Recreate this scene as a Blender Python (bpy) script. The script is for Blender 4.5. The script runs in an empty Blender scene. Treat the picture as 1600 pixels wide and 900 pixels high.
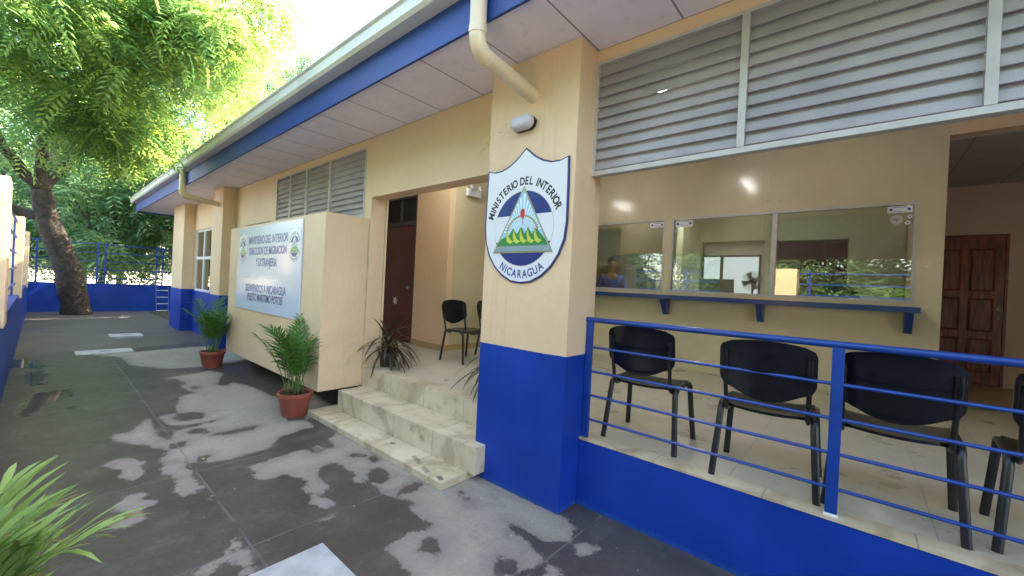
import bpy, bmesh, math, random
import numpy as np
from mathutils import Vector, Matrix
R = math.radians
C = bpy.context.scene
COL = C.collection
rng = np.random.default_rng(7); random.seed(7)

# ------------------------------------------------------------ camera, sky, sun, exposure
F, YAW, PITCH, ROLL, CH = 632.5, -.70929, -.00211, .04963, 1.6
fw = Vector((math.sin(YAW)*math.cos(PITCH), math.cos(YAW)*math.cos(PITCH), math.sin(PITCH)))
r0 = Vector((math.cos(YAW), -math.sin(YAW), 0)); u0 = r0.cross(fw)
rt = r0*math.cos(ROLL)+u0*math.sin(ROLL); up = -r0*math.sin(ROLL)+u0*math.cos(ROLL)
cam = bpy.data.cameras.new('camera'); cam.sensor_width = 36; cam.lens = F/1600*36
cam.clip_start = .05; cam.clip_end = 2000
camo = bpy.data.objects.new('camera', cam); COL.objects.link(camo)
camo.matrix_world = Matrix(((rt.x, up.x, -fw.x, 0), (rt.y, up.y, -fw.y, 0), (rt.z, up.z, -fw.z, CH), (0, 0, 0, 1)))
C.camera = camo
SUN_EL, SUN_AZ = R(47), R(8)          # azimuth from +Y (over the roof of the office), clockwise
w = bpy.data.worlds.new('World'); C.world = w; w.use_nodes = True
nt = w.node_tree; bg = nt.nodes['Background']
sk = nt.nodes.new('ShaderNodeTexSky'); sk.sky_type = 'NISHITA'; sk.sun_disc = False
sk.sun_elevation = SUN_EL; sk.sun_rotation = SUN_AZ; sk.air_density = 1.0; sk.dust_density = 2.5; sk.ozone_density = 1.0
nt.links.new(sk.outputs[0], bg.inputs[0]); bg.inputs[1].default_value = .15
sl = bpy.data.lights.new('sun', 'SUN'); sl.energy = 4.2; sl.angle = R(.5); sl.color = (1, .93, .82)
so = bpy.data.objects.new('sun', sl); COL.objects.link(so)
sd = Vector((math.sin(SUN_AZ)*math.cos(SUN_EL), math.cos(SUN_AZ)*math.cos(SUN_EL), math.sin(SUN_EL)))
so.rotation_euler = sd.to_track_quat('Z', 'Y').to_euler(); so.location = (-5, 30, 30)
C.view_settings.view_transform = 'Standard'; C.view_settings.look = 'None'
C.view_settings.exposure = 3.3; C.view_settings.use_white_balance = True; C.view_settings.white_balance_temperature = 7600; C.view_settings.white_balance_tint = 12; C.view_settings.gamma = 1; C.view_settings.use_curve_mapping = False
try:
    C.cycles.max_bounces = 10; C.cycles.diffuse_bounces = 6; C.cycles.transparent_max_bounces = 16
except Exception: pass

# ------------------------------------------------------------ materials
def newmat(name):
    m = bpy.data.materials.new(name); m.use_nodes = True
    n = m.node_tree; return m, n, n.nodes['Principled BSDF']
def N(n, t, **k):
    x = n.nodes.new(t)
    for a, b in k.items(): setattr(x, a, b)
    return x
def math_(n, op, a, b=None, c=None, clamp=False):
    x = n.nodes.new('ShaderNodeMath'); x.operation = op; x.use_clamp = clamp
    for i, v in enumerate((a, b, c)):
        if v is None: continue
        if isinstance(v, (int, float)): x.inputs[i].default_value = v
        else: n.links.new(v, x.inputs[i])
    return x.outputs[0]
def mixc(n, f, a, b):
    x = n.nodes.new('ShaderNodeMix'); x.data_type = 'RGBA'
    for i, v in ((0, f), (6, a), (7, b)):
        if isinstance(v, (int, float)): x.inputs[i].default_value = v
        elif isinstance(v, tuple): x.inputs[i].default_value = (*v[:3], 1)
        else: n.links.new(v, x.inputs[i])
    return x.outputs[2]
def smooth(n, v, a, b):
    x = n.nodes.new('ShaderNodeMapRange'); x.interpolation_type = 'SMOOTHSTEP'
    n.links.new(v, x.inputs[0]); x.inputs[1].default_value = a; x.inputs[2].default_value = b
    return x.outputs[0]
def noise(n, scale, detail=4, vec=None, rough=.55):
    x = n.nodes.new('ShaderNodeTexNoise'); x.inputs['Scale'].default_value = scale
    x.inputs['Detail'].default_value = detail; x.inputs['Roughness'].default_value = rough
    if vec is None:
        tc = n.nodes.new('ShaderNodeNewGeometry'); vec = tc.outputs['Position']
    n.links.new(vec, x.inputs['Vector']); return x.outputs[0]
def pos(n):
    g = n.nodes.new('ShaderNodeNewGeometry'); s = n.nodes.new('ShaderNodeSeparateXYZ')
    n.links.new(g.outputs['Position'], s.inputs[0]); return s.outputs
def bump(n, bsdf, h, strength=.2, dist=.01):
    b = n.nodes.new('ShaderNodeBump'); b.inputs['Strength'].default_value = strength
    b.inputs['Distance'].default_value = dist; n.links.new(h, b.inputs['Height'])
    n.links.new(b.outputs[0], bsdf.inputs['Normal'])
def simple(name, col, rough=.5, var=.12, scale=3, bs=0, bscale=60, metal=0, coat=0, spec=.5):
    m, n, b = newmat(name)
    f = noise(n, scale, 5)
    f = smooth(n, f, .3, .7)
    n.links.new(mixc(n, f, tuple(c*(1-var) for c in col), tuple(min(1, c*(1+var)) for c in col)), b.inputs['Base Color'])
    b.inputs['Roughness'].default_value = rough; b.inputs['Metallic'].default_value = metal
    b.inputs['Coat Weight'].default_value = coat; b.inputs['Coat Roughness'].default_value = .12
    b.inputs['Specular IOR Level'].default_value = spec
    if bs: bump(n, b, noise(n, bscale, 3), bs, .004)
    return m
CREAM = (.76, .555, .355); BLUE = (.004, .022, .30)
def paint_wall(name, split=None, cream=CREAM, gloss=.45, coat=0):
    m, n, b = newmat(name)
    p = pos(n)
    f1 = smooth(n, noise(n, 1.3, 6), .25, .75); f2 = smooth(n, noise(n, 14, 4), .3, .8)
    cr = mixc(n, f1, tuple(c*.93 for c in cream), tuple(c*1.05 for c in cream))
    cr = mixc(n, math_(n, 'MULTIPLY', f2, .10), cr, tuple(c*.6 for c in cream))
    smg = smooth(n, noise(n, 5.5, 8, rough=.7), .66, .78)          # scuffs and dirty marks
    cr = mixc(n, math_(n, 'MULTIPLY', smg, .22), cr, (.25, .19, .13))
    g_ = N(n, 'ShaderNodeNewGeometry'); mp = N(n, 'ShaderNodeMapping'); mp.inputs['Scale'].default_value = (9, 9, .35)
    n.links.new(g_.outputs['Position'], mp.inputs[0])
    st = smooth(n, noise(n, 2.2, 6, mp.outputs[0], .7), .55, .75)
    cr = mixc(n, math_(n, 'MULTIPLY', st, .16), cr, (.34, .25, .16))
    vo = N(n, 'ShaderNodeTexVoronoi'); vo.feature = 'DISTANCE_TO_EDGE'; vo.inputs['Scale'].default_value = .55
    mp2 = N(n, 'ShaderNodeVectorMath'); mp2.operation = 'ADD'; n.links.new(g_.outputs['Position'], mp2.inputs[0])
    nn_ = N(n, 'ShaderNodeTexNoise'); nn_.inputs['Scale'].default_value = 3; nn_.inputs['Detail'].default_value = 6; n.links.new(g_.outputs['Position'], nn_.inputs['Vector']); n.links.new(nn_.outputs[1], mp2.inputs[1]); n.links.new(mp2.outputs[0], vo.inputs['Vector'])
    ck = math_(n, 'MULTIPLY', smooth(n, vo.outputs['Distance'], .0035, .001), smooth(n, noise(n, .9, 2), .52, .6))
    cr = mixc(n, math_(n, 'MULTIPLY', ck, .35), cr, (.2, .15, .1))
    if split is not None:
        bl = mixc(n, f1, (.0003, .032, .25), (.0006, .052, .39)); bl = mixc(n, math_(n, 'MULTIPLY', st, .22), bl, (.01, .085, .36))
        bl = mixc(n, math_(n, 'MULTIPLY', smg, .4), bl, (.008, .06, .30))
        h = math_(n, 'ADD', p[2], math_(n, 'ADD', math_(n, 'MULTIPLY', noise(n, 25, 2), .006), math_(n, 'MULTIPLY', noise(n, 2.5, 2), .012)))
        cr = mixc(n, smooth(n, h, split, split+.004), bl, cr)
        # dusty splash zone at the foot of the wall
        d = math_(n, 'MULTIPLY', smooth(n, math_(n, 'ADD', p[2], math_(n, 'MULTIPLY', noise(n, 18, 5), .10)), .10, .045), .5)
        cr = mixc(n, d, cr, (.03, .12, .33))
    n.links.new(cr, b.inputs['Base Color'])
    b.inputs['Specular IOR Level'].default_value = .3
    b.inputs['Roughness'].default_value = gloss; b.inputs['Coat Weight'].default_value = coat
    b.inputs['Coat Roughness'].default_value = .14
    bump(n, b, math_(n, 'ADD', noise(n, 90, 3), math_(n, 'MULTIPLY', noise(n, 3, 3), 2.5)), .22, .004)
    return m
M = {}
M['wall'] = paint_wall('cream_blue_paint', 1.13)
M['cream'] = paint_wall('cream_paint')
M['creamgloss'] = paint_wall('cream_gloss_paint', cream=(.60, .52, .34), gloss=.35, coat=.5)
M['room'] = paint_wall('room_paint', cream=(.62, .60, .42))
M['bluewall'] = paint_wall('blue_wall_paint', 50, gloss=.4)
M['pinkwall'] = simple('pale_wall_paint', (.60, .50, .42), .6, .06, 1.5, .15)
M['bluemetal'] = simple('blue_enamel', (.001, .042, .25), .4, .15, 6, .12, 120, coat=.1)
M['blueshelf'] = simple('blue_gloss_wood', (.002, .030, .18), .3, .12, 6, .1, 40, coat=.3)
M['bluefascia'] = simple('blue_fascia_paint', (.010, .055, .26), .5, .08, 2, .1, 30)
M['gutter'] = simple('white_gutter_pvc', (.66, .67, .60), .4, .08, 2)
M['pipe'] = simple('cream_pvc_pipe', (.70, .58, .38), .28, .05, 5, coat=.3)
M['alu'] = simple('aluminium', (.50, .48, .46), .5, .08, 8, metal=.15)
M['white'] = simple('white_enamel', (.68, .68, .70), .35, .05, 6)
M['plasticgrey'] = simple('lamp_diffuser', (.55, .54, .60), .35, .04, 6)
M['black'] = simple('black_plastic', (.008, .008, .009), .22, .3, 20, .05, 200)
M['blackmetal'] = simple('black_tube_paint', (.014, .014, .015), .35, .3, 15)
M['dark'] = simple('dark_room', (.02, .018, .02), .8, .3, 3)
M['redwood'] = simple('dark_red_door_paint', (.10, .010, .022), .3, .25, 3, .1, 30, coat=.25)
M['terracotta'] = simple('terracotta_plastic', (.30, .075, .045), .45, .15, 7, .1, 40)
M['potdark'] = simple('dark_pot', (.05, .035, .03), .5, .2, 7)
M['soil'] = simple('soil', (.03, .02, .013), .95, .4, 30, .8, 80)
M['slab'] = simple('pale_concrete', (.42, .42, .41), .85, .14, 9, .5, 120)
M['rust'] = simple('grey_steel', (.3, .3, .32), .4, .2, 10, metal=.8)
M['roof'] = simple('zinc_roof', (.45, .46, .47), .45, .15, 2, metal=.6)
M['skin'] = simple('skin', (.30, .15, .09), .55, .08, 12)
M['hair'] = simple('black_hair', (.012, .010, .010), .5, .3, 40)
M['shirt'] = simple('blue_shirt', (.05, .13, .42), .8, .15, 9, .3, 60)
M['laptop'] = simple('grey_laptop', (.26, .26, .25), .45, .05, 6)
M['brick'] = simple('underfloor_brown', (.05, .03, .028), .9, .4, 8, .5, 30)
M['navy'] = simple('navy_print', (.012, .022, .14), .35, .05, 3)
M['signblue'] = simple('flag_blue_print', (.006, .022, .18), .3, .05, 3)
M['txtblack'] = simple('black_print', (.01, .01, .02), .35, .1, 3)
M['txtnavy'] = simple('navy_lettering', (.02, .06, .26), .35, .1, 3)
M['signwhite'] = simple('white_sign_face', (.72, .73, .78), .3, .03, 2, coat=.2)
M['skyprint'] = simple('pale_blue_print', (.28, .55, .72), .3, .05, 3)
M['rayprint'] = simple('white_ray_print', (.70, .80, .86), .3, .05, 3)
M['hillprint'] = simple('green_print', (.03, .22, .06), .3, .1, 3)
M['volcano'] = simple('yellow_green_print', (.55, .60, .08), .3, .1, 3)
M['capred'] = simple('red_print', (.60, .02, .03), .3, .05, 3)
M['wave'] = simple('grey_wave_print', (.30, .36, .40), .3, .05, 3)
M['gold'] = simple('gold_print', (.35, .28, .14), .35, .1, 3)
M['petal'] = simple('white_petal', (.75, .72, .70), .5, .05, 3)
M['lettersoft'] = simple('blue_lettering', (.03, .10, .34), .35, .1, 3)

m, n, b = newmat('glossy_sign_board')
b.inputs['Base Color'].default_value = (.58, .66, .76, 1); b.inputs['Roughness'].default_value = .22
b.inputs['Coat Weight'].default_value = .3; b.inputs['Coat Roughness'].default_value = .08; b.inputs['Specular IOR Level'].default_value = .35
bump(n, b, noise(n, 2.2, 3), .3, .01); M['board'] = m

def wood(name, col):
    m, n, b = newmat(name); g = N(n, 'ShaderNodeNewGeometry'); mp = N(n, 'ShaderNodeMapping')
    mp.inputs['Scale'].default_value = (9, 9, .8); n.links.new(g.outputs['Position'], mp.inputs[0])
    f = smooth(n, noise(n, 4, 6, mp.outputs[0]), .35, .68)
    n.links.new(mixc(n, f, tuple(c*.55 for c in col), tuple(c*1.3 for c in col)), b.inputs['Base Color'])
    b.inputs['Roughness'].default_value = .38; bump(n, b, f, .1, .003); return m
M['wood'] = wood('varnished_wood', (.24, .06, .03))

def glassmat():
    m, n, b = newmat('window_glass'); n.nodes.remove(b); o = n.nodes['Material Output']
    t = N(n, 'ShaderNodeBsdfTransparent'); t.inputs[0].default_value = (.86, .90, .87, 1)
    g = N(n, 'ShaderNodeBsdfGlossy'); g.inputs['Roughness'].default_value = .01; g.inputs[0].default_value = (.95, 1, .98, 1)
    fr = N(n, 'ShaderNodeFresnel'); fr.inputs[0].default_value = 1.55
    mx = N(n, 'ShaderNodeMixShader')
    n.links.new(math_(n, 'ADD', math_(n, 'MULTIPLY', fr.outputs[0], 1.25), .03, clamp=True), mx.inputs[0])
    n.links.new(t.outputs[0], mx.inputs[1]); n.links.new(g.outputs[0], mx.inputs[2]); n.links.new(mx.outputs[0], o.inputs[0])
    return m
M['glass'] = glassmat()
def emis(name, col, s):
    m, n, b = newmat(name); b.inputs['Emission Color'].default_value = (*col, 1); b.inputs['Emission Strength'].default_value = s
    b.inputs['Base Color'].default_value = (*col, 1); return m
M['tube'] = emis('lit_tube', (.85, .93, 1.0), 18.0)
M['frost'] = emis('glowing_frosted_glass', (.62, .74, .88), .085)  # pane glows by itself, standing in for daylight behind it

def tilemat(name, col, grid, joint, x0=0, y0=0, jw=.004, rough=.35, var=.12):
    m, n, b = newmat(name); p = pos(n)
    def line(c, o, s):
        fr = math_(n, 'FRACT', math_(n, 'DIVIDE', math_(n, 'SUBTRACT', c, o), s))
        dd = math_(n, 'MULTIPLY', math_(n, 'MINIMUM', fr, math_(n, 'SUBTRACT', 1.0, fr)), s)
        return smooth(n, dd, jw*1.6, jw*.5)
    l = math_(n, 'MAXIMUM', line(p[0], x0, grid[0]), line(p[1], y0, grid[1]))
    f = smooth(n, noise(n, 2.2, 7, rough=.65), .3, .7)
    c = mixc(n, f, tuple(v*(1-var) for v in col), tuple(v*(1+var) for v in col))
    c = mixc(n, math_(n, 'MULTIPLY', smooth(n, noise(n, 9, 6), .55, .7), .25), c, tuple(v*.6 for v in col))
    n.links.new(mixc(n, l, c, joint), b.inputs['Base Color'])
    n.links.new(math_(n, 'ADD', math_(n, 'MULTIPLY', f, .25), rough-.1), b.inputs['Roughness'])
    bump(n, b, math_(n, 'SUBTRACT', 1.0, l), .35, .003); return m
M['floor'] = tilemat('porch_floor_tiles', (.52, .46, .35), (.45, .45), (.36, .32, .25), -.12, 2.72, .0025)
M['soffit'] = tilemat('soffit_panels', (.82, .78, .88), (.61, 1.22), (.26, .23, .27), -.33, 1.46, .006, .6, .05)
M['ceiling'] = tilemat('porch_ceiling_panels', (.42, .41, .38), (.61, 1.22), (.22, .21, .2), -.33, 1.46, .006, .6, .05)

def marble():                       # veined cream step tiles, riser and tread
    m, n, b = newmat('veined_step_tiles'); p = pos(n)
    def line(c, o, s):
        fr = math_(n, 'FRACT', math_(n, 'DIVIDE', math_(n, 'SUBTRACT', c, o), s))
        return smooth(n, math_(n, 'MULTIPLY', math_(n, 'MINIMUM', fr, math_(n, 'SUBTRACT', 1.0, fr)), s), .006, .002)
    l = line(p[0], -2.85, .62)
    f = smooth(n, noise(n, 3.5, 8, rough=.7), .38, .62)
    c = mixc(n, f, (.66, .56, .40), (.54, .44, .28))
    v = N(n, 'ShaderNodeTexWave'); v.inputs['Scale'].default_value = .5; v.inputs['Distortion'].default_value = 16; v.inputs['Detail'].default_value = 4
    g = N(n, 'ShaderNodeNewGeometry'); n.links.new(g.outputs['Position'], v.inputs[0])
    c = mixc(n, math_(n, 'MULTIPLY', smooth(n, v.outputs[1], .82, .97), .35), c, (.24, .15, .08))
    c = mixc(n, math_(n, 'MULTIPLY', smooth(n, noise(n, 7, 7, rough=.7), .56, .7), .45), c, (.17, .12, .07))
    n.links.new(mixc(n, math_(n, 'MULTIPLY', l, .6), c, (.22, .15, .09)), b.inputs['Base Color']); b.inputs['Roughness'].default_value = .4
    bump(n, b, math_(n, 'SUBTRACT', 1.0, l), .3, .003); return m
M['step'] = marble()

def louvermat():                    # ribbed aluminium blades
    m, n, b = newmat('ribbed_louver_blade'); p = pos(n)
    s = math_(n, 'SINE', math_(n, 'MULTIPLY', math_(n, 'ADD', p[2], math_(n, 'MULTIPLY', p[1], .3)), 620))
    f = smooth(n, noise(n, 2.5, 5), .3, .7)
    n.links.new(mixc(n, f, (.36, .34, .36), (.46, .44, .45)), b.inputs['Base Color'])
    b.inputs['Roughness'].default_value = .5; b.inputs['Metallic'].default_value = .25
    bump(n, b, s, .35, .0015); return m
M['blade'] = louvermat()

def leafmat(name, c1, c2, trans, tcol, rough=.45, brown=False):
    m, n, b = newmat(name); n.nodes.remove(b); o = n.nodes['Material Output']
    a = N(n, 'ShaderNodeAttribute', attribute_name='var')
    col = mixc(n, a.outputs['Fac'], c1, c2)
    if brown: col = mixc(n, math_(n, 'GREATER_THAN', a.outputs['Fac'], 1.5), col, (.20, .13, .05))
    p = N(n, 'ShaderNodeBsdfPrincipled'); p.inputs['Roughness'].default_value = rough
    n.links.new(col, p.inputs['Base Color']); p.inputs['Specular IOR Level'].default_value = .35
    t = N(n, 'ShaderNodeBsdfTranslucent'); n.links.new(mixc(n, a.outputs['Fac'], (tcol[0]*.22, tcol[1]*.45, tcol[2]*.8), tcol), t.inputs[0])
    mx = N(n, 'ShaderNodeMixShader'); mx.inputs[0].default_value = trans
    n.links.new(p.outputs[0], mx.inputs[1]); n.links.new(t.outputs[0], mx.inputs[2]); n.links.new(mx.outputs[0], o.inputs[0])
    return m
M['neem'] = leafmat('neem_leaves', (.05, .12, .04), (.14, .20, .04), .55, (.52, .70, .15))
M['bgleaf'] = leafmat('far_leaves', (.06, .12, .055), (.12, .20, .085), .55, (.40, .60, .25))
M['bush'] = leafmat('bush_leaves', (.05, .13, .02), (.11, .2, .04), .4, (.2, .4, .05))
M['areca'] = leafmat('palm_leaves', (.045, .15, .025), (.11, .26, .05), .3, (.16, .40, .05), .35, True)
M['fore'] = leafmat('light_palm_leaves', (.16, .30, .06), (.30, .44, .12), .4, (.45, .65, .18), .32, True)
M['cordy'] = leafmat('dark_strap_leaves', (.028, .018, .014), (.11, .085, .055), .12, (.08, .03, .02), .35)
M['stem'] = simple('green_cane', (.10, .17, .04), .5, .3, 9)
m, n, b = newmat('tree_bark'); f = smooth(n, noise(n, 7, 8, rough=.7), .35, .65)
n.links.new(mixc(n, f, (.022, .017, .013), (.065, .05, .04)), b.inputs['Base Color']); b.inputs['Roughness'].default_value = .9
bump(n, b, noise(n, 14, 7), .9, .05); M['bark'] = m

# courtyard concrete: wet and dry patches by the 'dry' attribute
def paving():
    m, n, b = newmat('stained_wet_concrete'); p = pos(n)
    a = N(n, 'ShaderNodeAttribute', attribute_name='dry').outputs['Fac']
    pu = N(n, 'ShaderNodeAttribute', attribute_name='puddle').outputs['Fac']
    nz = math_(n, 'MULTIPLY', math_(n, 'SUBTRACT', noise(n, 7, 10, rough=.68), .5), .22)
    nz2 = math_(n, 'MULTIPLY', math_(n, 'SUBTRACT', noise(n, 45, 5, rough=.7), .5), .05)
    v = math_(n, 'ADD', a, math_(n, 'ADD', nz, nz2))
    dry = smooth(n, v, -.012, .016)
    damp = smooth(n, v, -.02, .16)
    f1 = smooth(n, noise(n, 1.6, 8, rough=.65), .3, .7); f2 = smooth(n, noise(n, 30, 6, rough=.7), .3, .75)
    dc = mixc(n, f1, (.28, .24, .185), (.38, .335, .265)); dc = mixc(n, math_(n, 'MULTIPLY', f2, .5), dc, (.19, .165, .135)); f3 = smooth(n, noise(n, 140, 4, rough=.8), .35, .7); dc = mixc(n, math_(n, 'MULTIPLY', f3, .35), dc, (.48, .44, .37)); dc = mixc(n, math_(n, 'MULTIPLY', smooth(n, noise(n, 3.2, 8, rough=.7), .52, .66), .45), dc, (.16, .14, .12))
    dc = mixc(n, math_(n, 'MULTIPLY', math_(n, 'SUBTRACT', 1.0, damp), .55), dc, (.17, .15, .135))
    wc = mixc(n, f1, (.050, .042, .035), (.092, .079, .067)); wc = mixc(n, math_(n, 'MULTIPLY', f2, .5), wc, (.028, .024, .021)); wc = mixc(n, math_(n, 'MULTIPLY', smooth(n, noise(n, 4.2, 9, rough=.72), .5, .64), .45), wc, (.13, .115, .10)); wc = mixc(n, math_(n, 'MULTIPLY', f3, .18), wc, (.2, .19, .17))
    c = mixc(n, dry, wc, dc)
    # older rough apron at the far end
    far = smooth(n, math_(n, 'ADD', p[0], math_(n, 'MULTIPLY', noise(n, 3, 4), .25)), -10.9, -11.05)
    fc = mixc(n, f1, (.07, .06, .052), (.125, .11, .097)); fc = mixc(n, math_(n, 'MULTIPLY', f3, .3), fc, (.2, .18, .16)); fc = mixc(n, math_(n, 'MULTIPLY', f2, .4), fc, (.05, .045, .04))
    c = mixc(n, far, c, fc)
    # joints between the pours
    def ln(cc, x0, wv): return smooth(n, math_(n, 'ABSOLUTE', math_(n, 'SUBTRACT', math_(n, 'ADD', cc, math_(n, 'MULTIPLY', math_(n, 'SUBTRACT', noise(n, 4, 3), .5), .02)), x0)), wv, wv*.3)
    fr = math_(n, 'FRACT', math_(n, 'DIVIDE', math_(n, 'ADD', p[0], 2.66+132), 1.32))
    fr = math_(n, 'MULTIPLY', math_(n, 'MINIMUM', fr, math_(n, 'SUBTRACT', 1.0, fr)), 1.32)
    fr = math_(n, 'ADD', fr, math_(n, 'MULTIPLY', math_(n, 'SUBTRACT', noise(n, 5, 3), .5), .012))
    j = math_(n, 'MAXIMUM', ln(p[1], .86, .012), smooth(n, fr, .010, .003))
    j = math_(n, 'MULTIPLY', j, math_(n, 'SUBTRACT', 1.0, far))
    jf = math_(n, 'MULTIPLY', j, smooth(n, noise(n, 2.3, 3), .38, .55))
    c = mixc(n, math_(n, 'MULTIPLY', jf, .55), c, mixc(n, dry, (.17, .165, .16), (.16, .15, .14)))
    # paint specks and grit
    vo = N(n, 'ShaderNodeTexVoronoi'); vo.inputs['Scale'].default_value = 11; g = N(n, 'ShaderNodeNewGeometry'); n.links.new(g.outputs['Position'], vo.inputs['Vector'])
    rnd = N(n, 'ShaderNodeSeparateColor'); n.links.new(vo.outputs['Color'], rnd.inputs[0])
    sp = math_(n, 'MULTIPLY', smooth(n, vo.outputs['Distance'], .11, .06), math_(n, 'GREATER_THAN', rnd.outputs[0], .86))
    c = mixc(n, math_(n, 'MULTIPLY', sp, .7), c, (.5, .5, .5))
    n.links.new(c, b.inputs['Base Color'])
    wr = math_(n, 'ADD', .26, math_(n, 'MULTIPLY', noise(n, 6, 5), .24))
    ro = mixc(n, dry, (.3, .3, .3), (.85, .85, .85)); 
    rr = N(n, 'ShaderNodeMix'); rr.data_type = 'FLOAT'; n.links.new(dry, rr.inputs[0]); n.links.new(wr, rr.inputs[2]); rr.inputs[3].default_value = .85
    r2 = N(n, 'ShaderNodeMix'); r2.data_type = 'FLOAT'; n.links.new(far, r2.inputs[0]); n.links.new(rr.outputs[0], r2.inputs[2]); r2.inputs[3].default_value = .55
    pm = smooth(n, math_(n, 'ADD', pu, math_(n, 'MULTIPLY', math_(n, 'SUBTRACT', noise(n, 6, 5), .5), .3)), -.01, .03)
    r3 = N(n, 'ShaderNodeMix'); r3.data_type = 'FLOAT'; n.links.new(pm, r3.inputs[0]); n.links.new(r2.outputs[0], r3.inputs[2]); r3.inputs[3].default_value = .03
    n.links.new(r3.outputs[0], b.inputs['Roughness']); b.inputs['Specular IOR Level'].default_value = .4
    h = math_(n, 'MULTIPLY', math_(n, 'SUBTRACT', math_(n, 'ADD', noise(n, 60, 5), math_(n, 'MULTIPLY', noise(n, 5, 5), 2)), math_(n, 'MULTIPLY', j, 1.0)), math_(n, 'SUBTRACT', 1.0, math_(n, 'MULTIPLY', pm, .97)))
    bump(n, b, h, .25, .006)
    return m
M['paving'] = paving()
m, n, b = newmat('sandy_soil'); p = pos(n)
f = smooth(n, noise(n, .8, 6), .3, .7); f2 = smooth(n, noise(n, 6, 6, rough=.7), .35, .7)
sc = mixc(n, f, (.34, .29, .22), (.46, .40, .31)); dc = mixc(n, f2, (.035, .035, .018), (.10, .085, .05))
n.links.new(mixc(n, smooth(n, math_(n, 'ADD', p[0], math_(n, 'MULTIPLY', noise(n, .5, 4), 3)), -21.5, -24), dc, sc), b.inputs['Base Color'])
b.inputs['Roughness'].default_value = .95; bump(n, b, noise(n, 20, 4), .4, .02); M['sand'] = m

# ------------------------------------------------------------ mesh helpers
class MB:
    def __init__(s): s.v = []; s.f = []
    def add(s, vs, fs):
        o = len(s.v); s.v += [tuple(v) for v in vs]; s.f += [tuple(i+o for i in f) for f in fs]; return s
    def box(s, x0, x1, y0, y1, z0, z1):
        if x1 < x0: x0, x1 = x1, x0
        if y1 < y0: y0, y1 = y1, y0
        return s.add([(x, y, z) for z in (z0, z1) for y in (y0, y1) for x in (x0, x1)],
                     [(0, 2, 3, 1), (4, 5, 7, 6), (0, 1, 5, 4), (2, 6, 7, 3), (0, 4, 6, 2), (1, 3, 7, 5)])
    def hexa(s, p): # 8 points bottom 4 ccw, top 4 ccw
        return s.add(p, [(3, 2, 1, 0), (4, 5, 6, 7), (0, 1, 5, 4), (1, 2, 6, 5), (2, 3, 7, 6), (3, 0, 4, 7)])
    def prism(s, poly, axis_fn, d0, d1):   # poly 2-D ccw, axis_fn(u,v,d)
        k = len(poly)
        return s.add([axis_fn(u, v, d0) for u, v in poly]+[axis_fn(u, v, d1) for u, v in poly],
                     [tuple(range(k))[::-1], tuple(range(k, 2*k))]+[(i, (i+1) % k, (i+1) % k+k, i+k) for i in range(k)])
    def tube(s, pts, rad, seg=10, flat=1.0, cap=True):
        pts = [Vector(p) for p in pts]; k = len(pts)
        if not hasattr(rad, '__len__'): rad = [rad]*k
        prev = None; rings = []
        for i, p in enumerate(pts):
            t = (pts[min(i+1, k-1)]-pts[max(i-1, 0)]).normalized()
            if prev is None:
                a = Vector((0, 0, 1)) if abs(t.z) < .9 else Vector((1, 0, 0))
                nrm = t.cross(a).normalized()
            else:
                nrm = (prev-t*prev.dot(t)).normalized()
            prev = nrm; bn = t.cross(nrm)
            rings.append([p+(nrm*math.cos(2*math.pi*j/seg)+bn*math.sin(2*math.pi*j/seg)*flat)*rad[i] for j in range(seg)])
        vs = [v for r in rings for v in r]; fs = []
        for i in range(k-1):
            for j in range(seg):
                fs.append((i*seg+j, i*seg+(j+1) % seg, (i+1)*seg+(j+1) % seg, (i+1)*seg+j))
        if cap: fs += [tuple(range(seg))[::-1], tuple(range((k-1)*seg, k*seg))]
        return s.add(vs, fs)
    def lathe(s, prof, c=(0, 0, 0), seg=28):
        vs = []; fs = []; k = len(prof)
        for r, z in prof:
            for j in range(seg): vs.append((c[0]+r*math.cos(2*math.pi*j/seg), c[1]+r*math.sin(2*math.pi*j/seg), c[2]+z))
        for i in range(k-1):
            for j in range(seg): fs.append((i*seg+j, i*seg+(j+1) % seg, (i+1)*seg+(j+1) % seg, (i+1)*seg+j))
        return s.add(vs, fs)
    def build(s, name, mat, parent=None, smooth=False, bevel=0, loc=None):
        me = bpy.data.meshes.new(name); me.from_pydata(s.v, [], s.f); me.update()
        if mat: me.materials.append(mat)
        o = bpy.data.objects.new(name, me); COL.objects.link(o)
        if parent: o.parent = parent
        if loc: o.location = loc
        if smooth:
            for p in me.polygons: p.use_smooth = True
        if bevel:
            bm = bmesh.new(); bm.from_mesh(me); bmesh.ops.remove_doubles(bm, verts=bm.verts, dist=1e-5)
            es = [e for e in bm.edges if len(e.link_faces) == 2 and e.calc_face_angle(0) > .6]
            bmesh.ops.bevel(bm, geom=es, offset=bevel, segments=2, affect='EDGES', profile=.6, clamp_overlap=True)
            bm.to_mesh(me); bm.free()
        return o
def shade_auto(o, ang=40):
    me = o.data
    for p in me.polygons: p.use_smooth = True
    try: me.set_sharp_from_angle(angle=R(ang))
    except Exception: pass
    return o
def tag(o, label, cat, group=None, kind=None):
    o['label'] = label; o['category'] = cat
    if group: o['group'] = group
    if kind: o['kind'] = kind
    return o
def thing(name, label, cat, loc=(0, 0, 0), rz=0, group=None):
    o = bpy.data.objects.new(name, None); o.empty_display_size = .2; COL.objects.link(o)
    o.location = loc; o.rotation_euler.z = rz
    return tag(o, label, cat, group)
def copy_tree(o, parent=None):
    c = o.copy(); COL.objects.link(c)
    if parent: c.parent = parent
    for ch in list(o.children): copy_tree(ch, c)
    return c
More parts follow.
